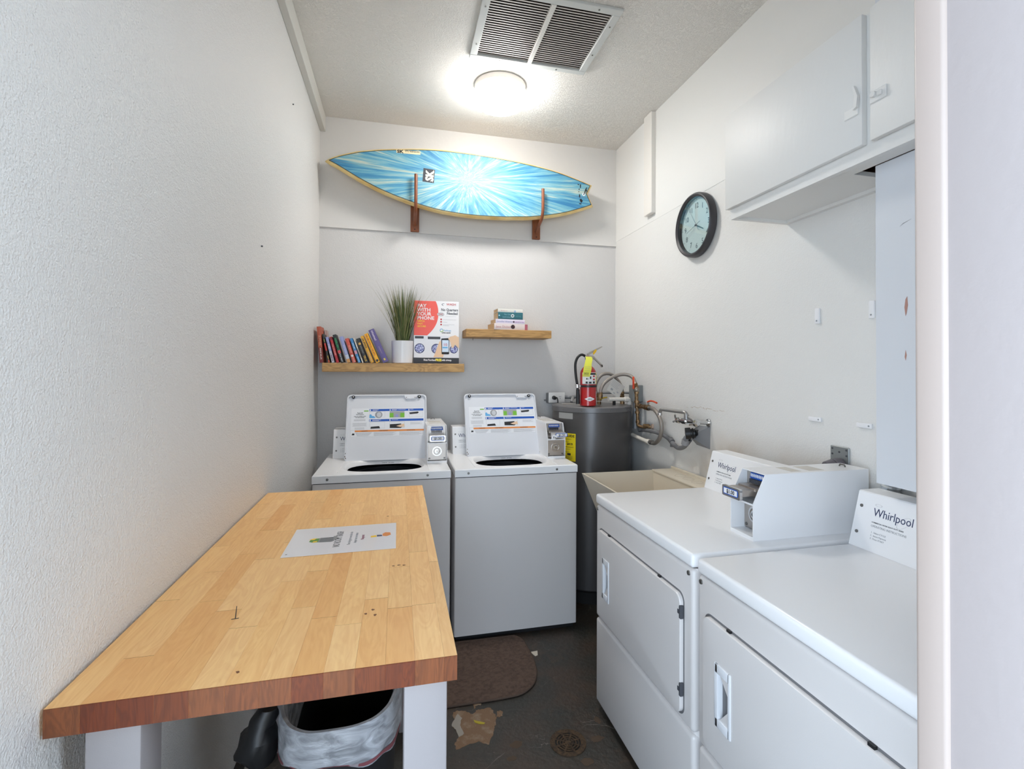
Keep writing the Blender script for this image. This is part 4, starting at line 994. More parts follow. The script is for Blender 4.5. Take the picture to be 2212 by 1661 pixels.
b = B(); b.prism([(.262, -1.908), (.283, -1.906), (.283, -1.938), (.270, -1.94), (.258, -1.93)], ZTB+.0013, ZTB+.0016, 'z'); part('printed_trash', b, M('print_leaf_green', (96, 150, 70), .5), no, True)
b = B(); disc(b, .262, -1.905, .006, 0, .0003, FN(0, 0, .0017) @ Matrix.Identity(4), 10)
b = B(); b.prism([(.256, -1.915), (.266, -1.905), (.276, -1.905), (.270, -1.918)], ZTB+.0017, ZTB+.0019, 'z').prism([(.268, -1.94), (.280, -1.938), (.280, -1.928), (.270, -1.93)], ZTB+.0017, ZTB+.0019, 'z').prism([(.425, -1.918), (.440, -1.913), (.442, -1.928), (.426, -1.931)], ZTB+.0013, ZTB+.0016, 'z'); part('printed_scraps', b, m_yel, no, True, kind='stuff')
b = B(); b.prism([(.442, -1.912), (.456, -1.914), (.458, -1.925), (.443, -1.926)], ZTB+.0013, ZTB+.0016, 'z'); part('printed_scraps', b, m_navy, no, True)
b = B(); b.prism([(.458, -1.905), (.466, -1.892), (.480, -1.896), (.482, -1.918), (.470, -1.928), (.459, -1.924)], ZTB+.0013, ZTB+.0016, 'z'); part('printed_scraps', b, m_orangep, no, True)

# ================================================================== BIN UNDER THE TABLE
bn = thing('trash_bin', 'black waste bin with a clear liner under the wooden table', 'bin', (.372, -2.035, 0))
def bring(z, rx, ry, e=3.0, n=64): return [(x, y, z) for x, y in superel(0, 0, rx, ry, e, n)]
def loft(b, rings, cap0=False, cap1=False, smooth=True):
    n = len(rings[0]); vs = [p for r_ in rings for p in r_]; fs = [(j*n+i, j*n+(i+1) % n, (j+1)*n+(i+1) % n, (j+1)*n+i) for j in range(len(rings)-1) for i in range(n)]
    if cap0: fs.append(tuple(range(n)))
    if cap1: fs.append(tuple(range((len(rings)-1)*n, len(rings)*n)))
    b.add(vs, fs, None, smooth); return b
b = loft(B(), [bring(.001, .098, .20), bring(.52, .132, .252), bring(.655, .138, .258), bring(.655, .131, .251), bring(.50, .125, .245), bring(.01, .09, .19)], True, True)
part('body', b, M('bin_black', (20, 20, 24), .55), bn)
m_liner = bpy.data.materials.new('liner_film'); m_liner.use_nodes = True
_nt = m_liner.node_tree; _pb = _nt.nodes['Principled BSDF']; _pb.inputs['Base Color'].default_value = (.50, .52, .56, 1); _pb.inputs['Roughness'].default_value = .3
_tc = _nt.nodes.new('ShaderNodeTexCoord'); _mp = _nt.nodes.new('ShaderNodeMapping'); _mp.inputs[3].default_value = (9, 9, 26); _mp.inputs[2].default_value = (.5, .3, .2)
_no = _nt.nodes.new('ShaderNodeTexNoise'); _no.inputs['Scale'].default_value = 1.6; _no.inputs['Detail'].default_value = 5; _no.inputs['Distortion'].default_value = 1.2
_nt.links.new(_tc.outputs['Object'], _mp.inputs[0]); _nt.links.new(_mp.outputs[0], _no.inputs['Vector'])
_mr = _nt.nodes.new('ShaderNodeMapRange'); _mr.inputs[1].default_value = .35; _mr.inputs[2].default_value = .7; _mr.inputs[3].default_value = .42; _mr.inputs[4].default_value = .95
_nt.links.new(_no.outputs[0], _mr.inputs[0]); _nt.links.new(_mr.outputs[0], _pb.inputs['Alpha'])
_bu = _nt.nodes.new('ShaderNodeBump'); _bu.inputs['Distance'].default_value = .006; _nt.links.new(_no.outputs[0], _bu.inputs['Height']); _nt.links.new(_bu.outputs[0], _pb.inputs['Normal'])
random.seed(9); nn = 96
def lring(z, k, wob, zw=0, e=3.0):
    out = []
    for i, (x, y) in enumerate(superel(0, 0, .138+k, .258+k, e, nn)):
        a = 2*PI*i/nn; w = wob*(math.sin(7*a+z*40)+.6*math.sin(17*a+1.3)); l = math.hypot(x, y)
        out.append((x*(1+w/l), y*(1+w/l), z+zw*math.sin(3*a+.7)+zw*.5*math.sin(11*a)))
    return out
b = loft(B(), [lring(.52, -.016, .001), lring(.60, -.013, .001), lring(.655, -.009, .0004), lring(.664, -.004, .0005), lring(.664, .003, .0006), lring(.650, .0065, .0012), lring(.62, .008, .0018), lring(.595, .0085, .002, .004), lring(.578, .009, .002, .010)])
part('liner', b, m_liner, bn)
b = loft(B(), [lring(.586, .0096, .001, .004), lring(.580, .0098, .001, .008)]); part('drawstring', b, M('drawstring_red', (120, 66, 72), .5), bn)
b = B(); b.lathe([(.002, -.06), (.03, -.05), (.045, -.02), (.04, .01), (.028, .03), (.03, .05), (.02, .07), (.003, .075)], (-.172, -.13, .585), 20)
for v_i in range(len(b.v)):
    x, y, z = b.v[v_i]; k = 1+.18*math.sin(z*90+x*70)*math.cos(y*60); b.v[v_i] = ((x+.172)*k-.172+.012*math.sin(z*30), (y+.13)*k-.13, z)
part('bag_knot', b, m_black, bn, label='black bunched bag tail hanging at the left side')

# ================================================================== WATER HEATER CORNER
HC = (1.755, -.300); HR = .26; HT = 1.213
wh = thing('water_heater', 'grey cylindrical water heater standing in the back right corner', 'water heater', (HC[0], HC[1], 0))
m_heat = M('heater_grey', (84, 82, 82), .3, .25, bump=(3, .004, 2, (1, 1, .25)))
part('tank', B().lathe([(.25, .075), (HR, .085), (HR, HT-.035), (HR-.002, HT-.034)], n=72, cap=True), m_heat, wh)
part('top_cap', B().lathe([(HR+.001, HT-.036), (HR+.004, HT-.034), (HR+.004, HT-.006), (HR-.002, HT-.001), (HR-.02, HT), (.0, HT+.004)], n=72, cap=False), M('heater_cap', (104, 103, 104), .35, .2), wh)
part('stand', B().lathe([(.255, .0), (.255, .07), (.24, .075)], n=48), m_dark, wh)
def cwrap(z0, z1, a0, a1, r, n=10):
    b = B(); vs = []
    for rr_ in (r, r+.0006):
        for zz in (z0, z1):
            for i in range(n+1):
                a = a0+(a1-a0)*i/n; vs.append((rr_*math.cos(a), rr_*math.sin(a), zz))
    k = n+1; fs = []
    for i in range(n): fs += [(i, i+1, k+i+1, k+i), (2*k+i, 3*k+i, 3*k+i+1, 2*k+i+1), (i, 2*k+i, 2*k+i+1, i+1), (k+i, k+i+1, 3*k+i+1, 3*k+i)]
    fs += [(0, k, 3*k, 2*k), (n, 2*k+n, 3*k+n, k+n)]
    b.add(vs, fs, None, True); return b
A = lambda d: math.radians(d)
eg = part('energy_label', cwrap(.872, 1.045, A(187), A(226.5), HR+.0005), m_eguide, wh)
def wrapf(a_left, zbase):
    # text x (metres from left) -> angle, y -> z
    def f(v):
        a = a_left+v.x/HR; rr_ = HR+.0018+v.z*.5
        return Vector((rr_*math.cos(a), rr_*math.sin(a), zbase+v.y))
    return f
I4 = Matrix.Identity(4)
text('label_lettering', 'ENERGYGUIDE', .021, m_blk, eg, I4, .03, 'LEFT', 1.05, wrap=wrapf(A(192.5), 1.022))
text('label_lettering', '$419', .019, m_blk, eg, I4, .03, 'LEFT', 1.05, wrap=wrapf(A(213), .972))
part('label_line', cwrap(.9585, .9605, A(190), A(223.5), HR+.0016), m_blk, eg)
for z_, a_ in ((1.008, 220), (.992, 216), (.945, 219), (.928, 217), (.900, 222), (.892, 222), (.884, 221)):
    part('label_line', cwrap(z_, z_+.0015, A(190), A(a_), HR+.0016), m_dkgrey, eg)
part('label_block', cwrap(.908, .921, A(213.5), A(219), HR+.0018), m_blk, eg)
part('rating_sticker', cwrap(1.135, 1.172, A(196), A(222), HR+.0005), M('sticker_grey', (150, 150, 148), .3), wh)
for a in (205, 235, 275, 310, 335):
    part('screw', B().lathe([(.004, 0), (.003, .002)], n=10, M4=frame(((HR+.004)*math.cos(A(a)), (HR+.004)*math.sin(A(a)), HT-.02), (-math.sin(A(a)), math.cos(A(a)), 0), (0, 0, 1))), m_screw, wh)
part('junction_cover', B().rbox(-.20, -.12, .0, .06, HT-.002, HT+.006, .002, 1).rbox(-.115, -.07, -.06, -.02, HT-.002, HT+.006, .002, 1), M('foil_grey', (170, 166, 160), .3, .6), wh)

# ---- plumbing on and beside the heater (each run is a thing)
def hose(name, pts, r, lab, cat, mat=m_hose, ends=m_brass, er=1.25, el=.035, group=None):
    P = [Vector(p) for p in pts]; t = thing(name, lab, cat, tuple(P[0]), 0, group)
    part('hose', B().tube(pts, r, 14, 7), mat, t, True)
    if ends:
        for p, q in ((P[0], P[1]), (P[-1], P[-2])):
            d = (q-p).normalized(); b = B(); b.cyl(p-d*.006, p+d*el*.6, r*er, n=6, smooth=False).cyl(p+d*el*.6, p+d*el, r*1.12, n=16); part('fitting', b, ends, t, True)
    return t
hose('flexible_hose', [(1.806, -.30, 1.255), (1.785, -.30, 1.30), (1.787, -.30, 1.355), (1.824, -.30, 1.408), (1.882, -.30, 1.418), (1.933, -.30, 1.386), (1.968, -.30, 1.335), (1.978, -.30, 1.285), (1.978, -.30, 1.262)], .0115, 'braided steel hose arching behind the extinguisher onto the heater top', 'hose', group='braided hoses at the heater')
hose('flexible_hose', [(1.789, -.37, 1.262), (1.793, -.37, 1.315), (1.82, -.37, 1.36), (1.875, -.372, 1.396), (1.945, -.38, 1.415), (1.993, -.41, 1.40), (2.000, -.455, 1.352), (1.995, -.474, 1.325)], .0115, 'braided steel hose curving over to the upright orange valve', 'hose', group='braided hoses at the heater')
# pipe stubs on the heater
pn = thing('pipe_nipple', 'brass pipe stub standing on the heater top below the arched hose', 'pipe', (1.978, -.30, HT)); part('pipe', B().cyl((0, 0, .0), (0, 0, .03), .016, n=8, smooth=False).cyl((0, 0, .03), (0, 0, .062), .012), m_brass, pn); part('collar', B().cyl((0, 0, .04), (0, 0, .055), .017, n=6, smooth=False), m_brass, pn)
pn = thing('ball_valve', 'small brass valve with a yellow lever on the heater top', 'valve', (1.795, -.335, HT))
part('body', B().cyl((0, 0, -.002), (0, 0, .022), .013).lathe([(.012, .022), (.017, .028), (.017, .042), (.012, .05)], n=20), m_brass, pn); part('lever', B().tube([(0, -.015, .036), (.018, -.022, .045), (.045, -.028, .050)], .0045, 8, 4), M('lever_yellow', (206, 168, 28), .45), pn)
part('nut', B().cyl((.0, 0, .022), (.0, 0, .03), .0165, n=6, smooth=False), m_pvc, pn)
pv = thing('pvc_pipe', 'white plastic drain pipe with an elbow lying over the heater top', 'pipe', (1.83, -.42, HT+.035))
b = B(); b.tube([(1.825, -.42, HT+.040), (1.960, -.40, HT+.038), (1.983, -.395, HT+.032), (1.985, -.39, HT+.008)], .0125, 16, 5); part('pipe', b, m_pvc, pv, True)
b = B(); b.cyl((1.945, -.4025, HT+.0385), (1.975, -.398, HT+.037), .0165).cyl((1.985, -.392, HT+.024), (1.985, -.39, HT+.003), .0165); part('elbow_collar', b, m_pvc, pv, True)
part('relief_stub', B().cyl((1.868, -.412, HT+.003), (1.868, -.412, HT+.03), .010, n=12), m_dark, pv, True)
tg = thing('hose_tag', 'clear printed paper tag hanging crooked from the braided hose', 'tag', (1.875, -.40, 1.33))
FT = frame((1.882, -.405, 1.325), (.82, .1, -.55), (.55, .05, .83)); part('sheet', B().box(-.052, .052, -.045, .045, 0, .0006, FT), M('tag_translucent', (214, 212, 206), .4, alpha=.75), tg, True)
flats('print', [(-.046, .02-.006*(k % 3), .034-.009*k, .036-.009*k) for k in range(5)]+[(-.03, -.012, -.028, -.016), (.0, .014, -.036, -.03), (.02, .034, -.02, -.012)], m_grey, tg, FT, .0003, .0008, True)

# conduit box left of the valve column
cb = thing('electrical_box', 'grey metal junction box on the wall behind the orange valve', 'electrical box', (2.0, -.405, 1.22))
part('box', B().rbox(1.99, W, -.44, -.375, 1.235, 1.345, .003, 1), M('box_grey', (132, 136, 136), .45, .4), cb, True)
part('conduit', B().tube([(2.02, -.41, 1.236), (2.02, -.41, 1.10), (2.02, -.41, 1.06)], .018, 14, 1), m_conduit, cb, True)
cd = thing('conduit', 'thin dark conduit running along the back wall behind the extinguisher', 'conduit', (1.66, -.03, 1.235))
part('pipe', B().tube([(1.654, -.03, 1.247), (1.70, -.03, 1.243), (1.80, -.03, 1.262), (1.90, -.05, 1.275), (2.0, -.20, 1.285), (2.028, -.375, 1.29)], .008, 12, 5), m_conduit, cd, True)
part('connector', B().cyl((1.655, -.03, 1.247), (1.675, -.03, 1.246), .012).cyl((1.70, -.03, 1.243), (1.745, -.03, 1.250), .0125), m_conduit, cd, True)
part('flex_drop', B().tube([(1.72, -.03, 1.245), (1.705, -.06, 1.235), (1.69, -.09, 1.222), (1.685, -.10, 1.214)], .011, 12, 4), M('flex_grey', (150, 150, 150), .4, .4), cd, True)

# brass valve column on the right wall
vc = thing('valve_assembly', 'aged brass pipe column with two orange lever valves on the right wall', 'valve', (1.99, -.49, 1.08))
X = 1.992
b = B(); b.cyl((X, -.482, 1.30), (X, -.486, 1.225), .0115).cyl((X, -.488, 1.23), (X, -.497, 1.15), .010).tube([(X, -.497, 1.155), (X, -.502, 1.115), (X, -.510, 1.09), (X+.02, -.530, 1.083), (W, -.56, 1.085)], .010, 12, 5); part('pipe', b, m_brass, vc, True)
b = B()
for (y, z0, z1, r_) in ((-.483, 1.292, 1.308, .0155), (-.485, 1.232, 1.248, .0165), (-.4945, 1.165, 1.180, .0155), (-.502, 1.105, 1.122, .0145), (-.490, 1.200, 1.222, .0150), (-.482, 1.318, 1.338, .0145)): b.cyl((X, y, z0), (X, y, z1), r_, n=8, smooth=False)
part('coupling', b, m_brass, vc, True)
part('valve_body', B().lathe([(.012, 1.30), (.019, 1.31), (.019, 1.325), (.012, 1.335)], (X, -.482, 0), 20), M('nickel', (150, 142, 130), .4, .7), vc, True)
lv = part('lever', B().rbox(X-.024, X-.018, -.492, -.470, 1.322, 1.402, .003, 2), m_orange, vc, True)
part('lever_print', B().box(X-.0246, X-.024, -.485, -.477, 1.345, 1.372), m_redd, lv, True)
b = B(); b.lathe([(.0075, 0), (.007, .006)], n=12, M4=frame((X-.020, -.482, 1.314), (0, 1, 0), (0, 0, 1))); part('lever_bolt', b, m_screw, vc, True)
b = B(); b.cyl((X, -.492, 1.215), (X, -.66, 1.214), .010).cyl((X, -.52, 1.215), (X, -.545, 1.215), .0155, n=8, smooth=False).cyl((X, -.585, 1.215), (X, -.612, 1.214), .016, n=8, smooth=False).lathe([(.011, 0), (.018, .01), (.018, .03), (.011, .04)], n=18, M4=frame((X, -.618, 1.214), (1, 0, 0), (0, 0, 1)))
part('branch_pipe', b, m_brass, vc, True)
part('valve_stem', B().cyl((X, -.640, 1.226), (X, -.640, 1.246), .006), m_screw, vc, True)
part('lever', B().tube([(X, -.632, 1.248), (X, -.66, 1.256), (X, -.70, 1.257), (X, -.745, 1.250)], .0055, 8, 4), m_orange, vc, True)
part('hex_plug', B().cyl((X+.02, -.535, 1.088), (W-.01, -.548, 1.088), .014, n=8, smooth=False), m_brass, vc, True)
part('wall_escutcheon', B().cyl((W-.012, -.575, 1.090), (W, -.577, 1.090), .015, n=18), M('plaster_pink', (196, 170, 150), .7), vc, True)

hose('flexible_hose', [(1.99, -.662, 1.214), (1.985, -.715, 1.213), (1.98, -.775, 1.192), (1.98, -.816, 1.150), (1.98, -.824, 1.100), (1.98, -.797, 1.045), (1.98, -.745, 1.012), (1.98, -.690, 1.010)], .0118, 'braided steel hose bending down from the lower orange valve', 'hose', ends=M('nut_steel', (140, 136, 132), .35, .8), group='braided hoses at the heater')
p2 = thing('pvc_pipe', 'short white plastic pipe out of the wall below the valve column', 'pipe', (1.98, -.45, 1.01)); part('pipe', B().tube([(1.985, -.44, 1.022), (1.98, -.56, 1.014), (1.98, -.66, 1.008)], .0125, 14, 3), m_pvc, p2, True); part('coupling', B().cyl((1.98, -.655, 1.0085), (1.98, -.685, 1.008), .0165), m_pvc, p2, True)
gh = thing('drain_hose', 'dark grey plastic drain hose sagging along the right wall', 'hose', (2.03, -.42, 1.05))
part('hose', B().tube([(2.032, -.445, 1.052), (2.032, -.523, 1.062), (2.03, -.678, 1.066), (2.028, -.797, 1.054), (2.026, -.864, 1.030), (2.022, -.928, 1.012), (2.018, -.99, 1.024), (2.015, -1.035, 1.052), (2.015, -1.06, 1.075)], .0125, 14, 6), m_gplastic, gh, True)
part('clamp', B().cyl((2.029, -.835, 1.046), (2.027, -.862, 1.034), .0165, n=14).box(2.02, 2.035, -.862, -.850, 1.005, 1.03), M('clamp_grey', (104, 104, 106), .5), gh, True)

# pyramid flashing + black cap + elbow
tr = thing('wall_flange', 'grey pyramid-shaped pipe flashing on the right wall beside the faucet', 'flashing', (W, -1.15, 1.10))
b = B(); b.add([(W, -1.115+.06, 1.046), (W, -1.175, 1.040), (W, -1.178, 1.158), (W, -1.055, 1.150), (W-.05, -1.085, 1.105), (W-.05, -1.085, 1.09), (W-.05, -1.07, 1.09), (W-.05, -1.07, 1.105)], [(0, 1, 5, 6), (1, 2, 4, 5), (2, 3, 7, 4), (3, 0, 6, 7), (4, 5, 6, 7), (0, 1, 2, 3)]); part('plate', b, M('flash_grey', (136, 138, 142), .5, .3), tr, True)
b = B(); b.tube([(W-.03, -1.078, 1.098), (W-.06, -1.080, 1.097), (W-.078, -1.078, 1.086), (W-.075, -1.068, 1.070)], .015, 14, 4); part('elbow', b, m_gplastic, tr, True)
b = B(); b.cyl((1.985, -1.068, 1.077), (1.985, -1.060, 1.050), .0195).cyl((W-.058, -1.08, 1.097), (W-.043, -1.08, 1.097), .0195); part('elbow_collar', b, M('elbow_grey', (146, 146, 148), .5), tr, True)
cp = thing('cleanout_plug', 'black rubber cleanout plug on a wall stub beside the faucet', 'plug', (2.0, -1.08, 1.112))
b = B(); b.cyl((2.022, -1.100, 1.114), (1.998, -1.086, 1.112), .0245, n=28).cyl((2.002, -1.088, 1.1125), (1.978, -1.075, 1.110), .031, n=32); part('cap', b, m_black, cp, True)
part('ring', B().cyl((2.014, -1.095, 1.113), (2.008, -1.0915, 1.1125), .0285, n=28).box(1.992, 2.002, -1.088, -1.078, 1.072, 1.086), m_dark, cp, True)
part('hub', B().cyl((2.02, -1.099, 1.114), (W, -1.105, 1.116), .018, n=16), m_black, cp, True)

# faucet
fc = thing('wall_faucet', 'chrome two-handle wall faucet with a swing spout above the tub', 'faucet', (1.99, -1.06, 1.18))
XF = 1.985
part('body', B().cyl((XF, -.985, 1.172), (XF, -1.155, 1.181), .0115, n=16).cyl((XF, -1.045, 1.175), (XF, -1.085, 1.177), .018, n=16).cyl((XF, -1.065, 1.176), (W, -1.065, 1.170), .012, n=14), m_chrome, fc, True)
part('spout', B().cyl((XF, -1.075, 1.185), (XF, -1.075, 1.212), .013).tube([(XF, -1.078, 1.208), (XF-.006, -1.065, 1.222), (XF-.02, -1.01, 1.224), (XF-.045, -.925, 1.226), (XF-.052, -.905, 1.224), (XF-.054, -.895, 1.212), (XF-.054, -.893, 1.202)], .0100, 14, 5), M('spout_dull', (158, 156, 154), .4, .75), fc, True)
part('aerator', B().cyl((XF-.054, -.893, 1.205), (XF-.054, -.893, 1.192), .0125, n=16), m_chrome, fc, True)
for y, s_ in ((-.985, -1), (-1.155, 1)):
    b = B(); b.lathe([(.010, 0), (.017, .004), (.017, .022), (.010, .03)], n=20, M4=frame((XF, y, 1.174), (1, 0, 0), (0, 0, 1)) @ Matrix.Rotation(0, 4, 'X')); b.tube([(XF-.01, y, 1.182), (XF-.02, y-.012*s_*-1, 1.196), (XF-.028, y+.024*s_, 1.206)], .005, 8, 4); b.tube([(XF-.01, y, 1.17), (XF-.03, y+.01*s_, 1.166)], .006, 8, 2)
    part('handle', b, m_chrome, fc, True)
part('wall_union', B().cyl((XF, -1.155, 1.181), (XF, -1.178, 1.182), .015, n=8, smooth=False).cyl((XF+.004, -1.166, 1.181), (W, -1.166, 1.176), .011, n=14).cyl((W-.008, -1.166, 1.176), (W, -1.166, 1.176), .020, n=20), m_chrome, fc, True)

# ================================================================== UTILITY TUB
ut = thing('utility_tub', 'cream plastic laundry tub standing between water heater and dryer', 'sink', (1.78, -1.11, 0))
m_tubp = M('tub_cream', (216, 206, 188), .42, bump=(200, .0002, 2))
ZU = .872; UX0, UX1, UY0, UY1 = 1.492, 2.052, -1.405, -.822
def q4(x0, x1, y0, y1, z): return [(x0, y0, z), (x1, y0, z), (x1, y1, z), (x0, y1, z)]
b = B(); rg = [q4(UX0+.14, UX1-.05, UY0+.06, UY1-.06, .50), q4(UX0+.002, UX1, UY0, UY1, ZU-.004), q4(UX0, UX1, UY0, UY1, ZU), q4(UX0+.010, UX1-.13, UY0+.010, UY1-.010, ZU), q4(UX0+.13, UX1-.15, UY0+.06, UY1-.07, .53)]
vs = [p for r_ in rg for p in r_]; fs = [(j*4+i, j*4+(i+1) % 4, (j+1)*4+(i+1) % 4, (j+1)*4+i) for j in range(4) for i in range(4)]+[(0, 1, 2, 3), (16, 17, 18, 19)]
b.add(vs, fs); part('basin', b, m_tubp, ut, True)
b = B(); b.rbox(UX1-.135, UX1-.0, UY0, UY1, ZU-.006, ZU+.004, .003, 2).rbox(UX1-.012, UX1, UY0, UY1, ZU, ZU+.018, .003, 2); part('ledge', b, m_tubp, ut, True)
b = B()
for y in (-1.02, -1.10, -1.18): b.ring(.028, .0295, ZU+.0038, ZU+.0046, 28, Matrix.Translation((UX1-.07, y, 0)))
part('knockout_ring', b, M('tub_shade', (190, 180, 164), .5), ut, True)
dv = Vector((.138, 0, -.368)).normalized()
FL = frame((UX0+.0208, -.905, ZU-.05), (0, -1, 0), tuple(-dv)); lb = part('maker_badge', disc(B(), 0, 0, .017, .0, .0008, FL, 28, 1.75), M('badge_blue', (40, 78, 140), .4), ut, True)
part('badge_ring', B().ring(.0140, .0147, .0009, .0013, 28, FL @ Matrix.Diagonal((1.75, 1, 1, 1))), m_paper, lb, True)
text('badge_lettering', 'MUSTEE', .014, m_paper, lb, FL @ Matrix.Translation((0, -.005, .0009)), .0, 'CENTER', .9, True)
for (x, y) in ((1.66, -1.33), (1.97, -1.33), (1.66, -.90), (1.97, -.90)): part('leg', B().tube([(x, y, .001), (x, y, .50)], .014, 12, 1), m_tubp, ut, True)

# ================================================================== FIRE EXTINGUISHER
EX = (1.666, -.466); EZ = HT+.0045
fe = thing('fire_extinguisher', 'red fire extinguisher with a yellow tag standing on the water heater', 'fire extinguisher', (EX[0], EX[1], EZ))
er = .051
part('cylinder', B().lathe([(er-.004, 0), (er, .004), (er, .205), (er-.004, .222), (er-.014, .238), (.026, .248), (.018, .254), (.016, .268)], n=48), m_red, fe)
fw = lambda z0, z1, a0, a1, m_, nm='label', dr_=.0004, par=None: part(nm, cwrap(z0, z1, A(a0), A(a1), er+dr_), m_, par or fe)
lab = fw(.137, .222-.012, 205, 322, M('ext_label', (226, 226, 226), .45))
fw(.137, .210, 316, 338, M('ext_label_yellow', (232, 210, 70), .45))
fw(.196, .207, 262, 312, m_blk, 'label_print', .0012, lab)
fw(.138, .1395, 205, 312, m_blk, 'label_print', .0012, lab)
for a0, a1, z0, z1, m_ in ((284, 300, .182, .192, m_redd), (284, 300, .162, .172, m_redd), (262, 270, .170, .186, m_blk), (236, 244, .166, .176, m_blk), (246, 252, .168, .172, m_blk), (232, 246, .142, .154, m_blk), (254, 272, .142, .153, m_blk), (284, 300, .142, .155, m_blk), (322, 328, .150, .156, m_redd), (322, 328, .172, .178, m_blk), (322, 328, .194, .200, m_blk)):
    fw(z0, z1, a0, a1, m_, 'label_print', .0014, lab)
fw(.050, .092, 322, 350, M('ext_side_label', (214, 214, 216), .45), 'side_label')
part('strap', B().ring(er+.0002, er+.003, .118, .131, 48), m_black, fe)
# white diamond badge
pts = [(-.034, 0), (0, .014), (.034, 0), (0, -.014)]
b = B(); N_ = 12; vs = []; 
for i in range(N_+1):
    t = -1+2*i/N_; a = A(262)+t*.034/er; hh = .014*(1-abs(t))+.0003
    for zz in (.045-hh, .045+hh): vs.append(((er+.0010)*math.cos(a), (er+.0010)*math.sin(a), zz))
b.add(vs, [(2*i, 2*i+2, 2*i+3, 2*i+1) for i in range(N_)], None, True); dm = part('diamond_badge', b, m_paper, fe)
def wex(v):
    a = A(262)+v.x/er; rr_ = er+.0016+v.z*.3; return Vector((rr_*math.cos(a), rr_*math.sin(a), .042+v.y))
text('badge_lettering', 'AMEREX', .0085, m_blk, dm, I4, .02, 'CENTER', 1.0, wrap=wex)
m_met = M('valve_metal', (176, 170, 162), .32, .85)
part('valve_head', B().cyl((0, 0, .262), (0, 0, .300), .014).rbox(-.020, .034, -.012, .012, .292, .318, .004, 2), m_met, fe)
b = B(); b.lathe([(.017, 0), (.017, .008), (.014, .009)], n=24, M4=frame((-.010, -.012, .306), (1, 0, 0), (0, 0, 1))); part('gauge', b, m_met, fe)
b = B(); b.lathe([(.0125, .009), (.0125, .0098)], n=20, M4=frame((-.010, -.012, .306), (1, 0, 0), (0, 0, 1))); part('gauge_face', b, M('gauge_face', (164, 130, 128), .4), fe)
part('top_lever', B().prism([(-.004, .318), (.020, .330), (.086, .368), (.092, .372), (.091, .377), (.078, .372), (.012, .340), (-.006, .328)], -.009, .009, 'y'), m_met, fe)
b = B()
for y in (-.010, .008): b.prism([(.022, .312), (.030, .318), (.090, .262), (.096, .248), (.092, .244), (.084, .256)], y, y+.002, 'y')
b.prism([(.084, .258), (.094, .262), (.098, .247), (.091, .243)], -.010, .010, 'y'); part('carry_handle', b, m_met, fe)
part('pull_seal', B().prism([(.030, .322), (.046, .338), (.052, .352), (.044, .356), (.032, .344), (.026, .330)], -.016, -.013, 'y'), M('seal_yellow', (232, 184, 20), .45), fe)
hs = part('hose', B().tube([(-.018, 0, .312), (-.045, -.004, .322), (-.072, -.008, .306), (-.088, -.010, .270), (-.089, -.010, .225), (-.082, -.008, .170), (-.074, -.006, .130), (-.071, -.004, .098), (-.070, -.004, .09)], .0082, 14, 6), m_black, fe)
part('nozzle', B().cyl((-.070, -.004, .105), (-.069, -.004, .012), .0115, .0128, 18), m_black, fe)
part('hose_clip', B().cyl((-.076, -.006, .136), (-.0735, -.006, .114), .0125, n=16).box(-.066, -.045, -.010, .0, .119, .130), m_chrome, fe)
# inspection tag, slightly curled
b = B(); rows_ = [(-.030, .010, .310), (-.032, .013, .295), (-.044, .002, .262), (-.054, -.002, .235), (-.060, -.010, .200), (-.063, -.015, .185)]
vs = []
for k, (xa, xb, z) in enumerate(rows_):
    yy = -.030-.032*min(1, k/3.0); vs += [(xa, yy, z), (xb, yy-.002, z-.001)]
b.add(vs, [(2*k, 2*k+1, 2*k+3, 2*k+2) for k in range(5)], None, True); itag = part('inspection_tag', b, m_yellow, fe)
text('tag_lettering', '2023', .0165, m_dkgrey, itag, frame((-.054, -.0645, .199), (1, 0, -.04), (.08, .02, 1)), .01, 'LEFT', 1.0)
b = B()
for k in range(5): z = .285-.014*k; yl = -.040-.007*k; b.box(-.040-.004*k, .0-.003*k, -.0660, -.0655, z-.0006, z+.0004)
b = B()
for z, xl, xr in ((.245, -.046, -.006), (.236, -.048, -.008), (.222, -.050, -.012), (.194, -.056, -.020), (.189, -.056, -.020)): b.box(xl, xr, -.0650, -.0645, z-.0005, z+.0005)
part('tag_print', b, m_grey, itag)

# ================================================================== OUTLET ON THE BACK WALL
ou = thing('power_outlet', 'white double outlet on a surface box with a black plug, back wall', 'outlet', (1.59, -.03, 1.245))
part('box', B().rbox(1.526, 1.64, -.045, 0, 1.206, 1.278, .003, 1), m_conduit, ou, True)
cvp = part('cover_plate', B().rbox(1.532, 1.652, -.050, -.045, 1.208, 1.282, .003, 2), M('plate_white', (228, 226, 222), .35), ou, True)
b = B()
for cx in (1.567, 1.617):
    for dx, dz in ((-.007, .006), (.003, .006), (-.002, -.006)): b.box(cx+dx, cx+dx+.003, -.0508, -.0499, 1.245+dz-.003, 1.245+dz+.004)
part('socket_holes', b, m_dkgrey, cvp, True)
part('plug', B().cyl((1.570, -.050, 1.245), (1.570, -.078, 1.243), .015, .012, 20), m_black, ou, True)
part('cord', B().tube([(1.570, -.075, 1.246), (1.584, -.086, 1.243), (1.588, -.088, 1.20), (1.583, -.088, 1.14), (1.578, -.088, 1.08), (1.575, -.09, .98), (1.575, -.09, .40)], .0045, 10, 6), m_black, ou, True)
part('cord_plug', B().cyl((1.580, -.088, 1.135), (1.578, -.088, 1.105), .0085, n=12), m_black, ou, True)
part('knockout', B().cyl((1.526, -.02, 1.226), (1.508, -.02, 1.226), .006, n=12), m_conduit, ou, True)

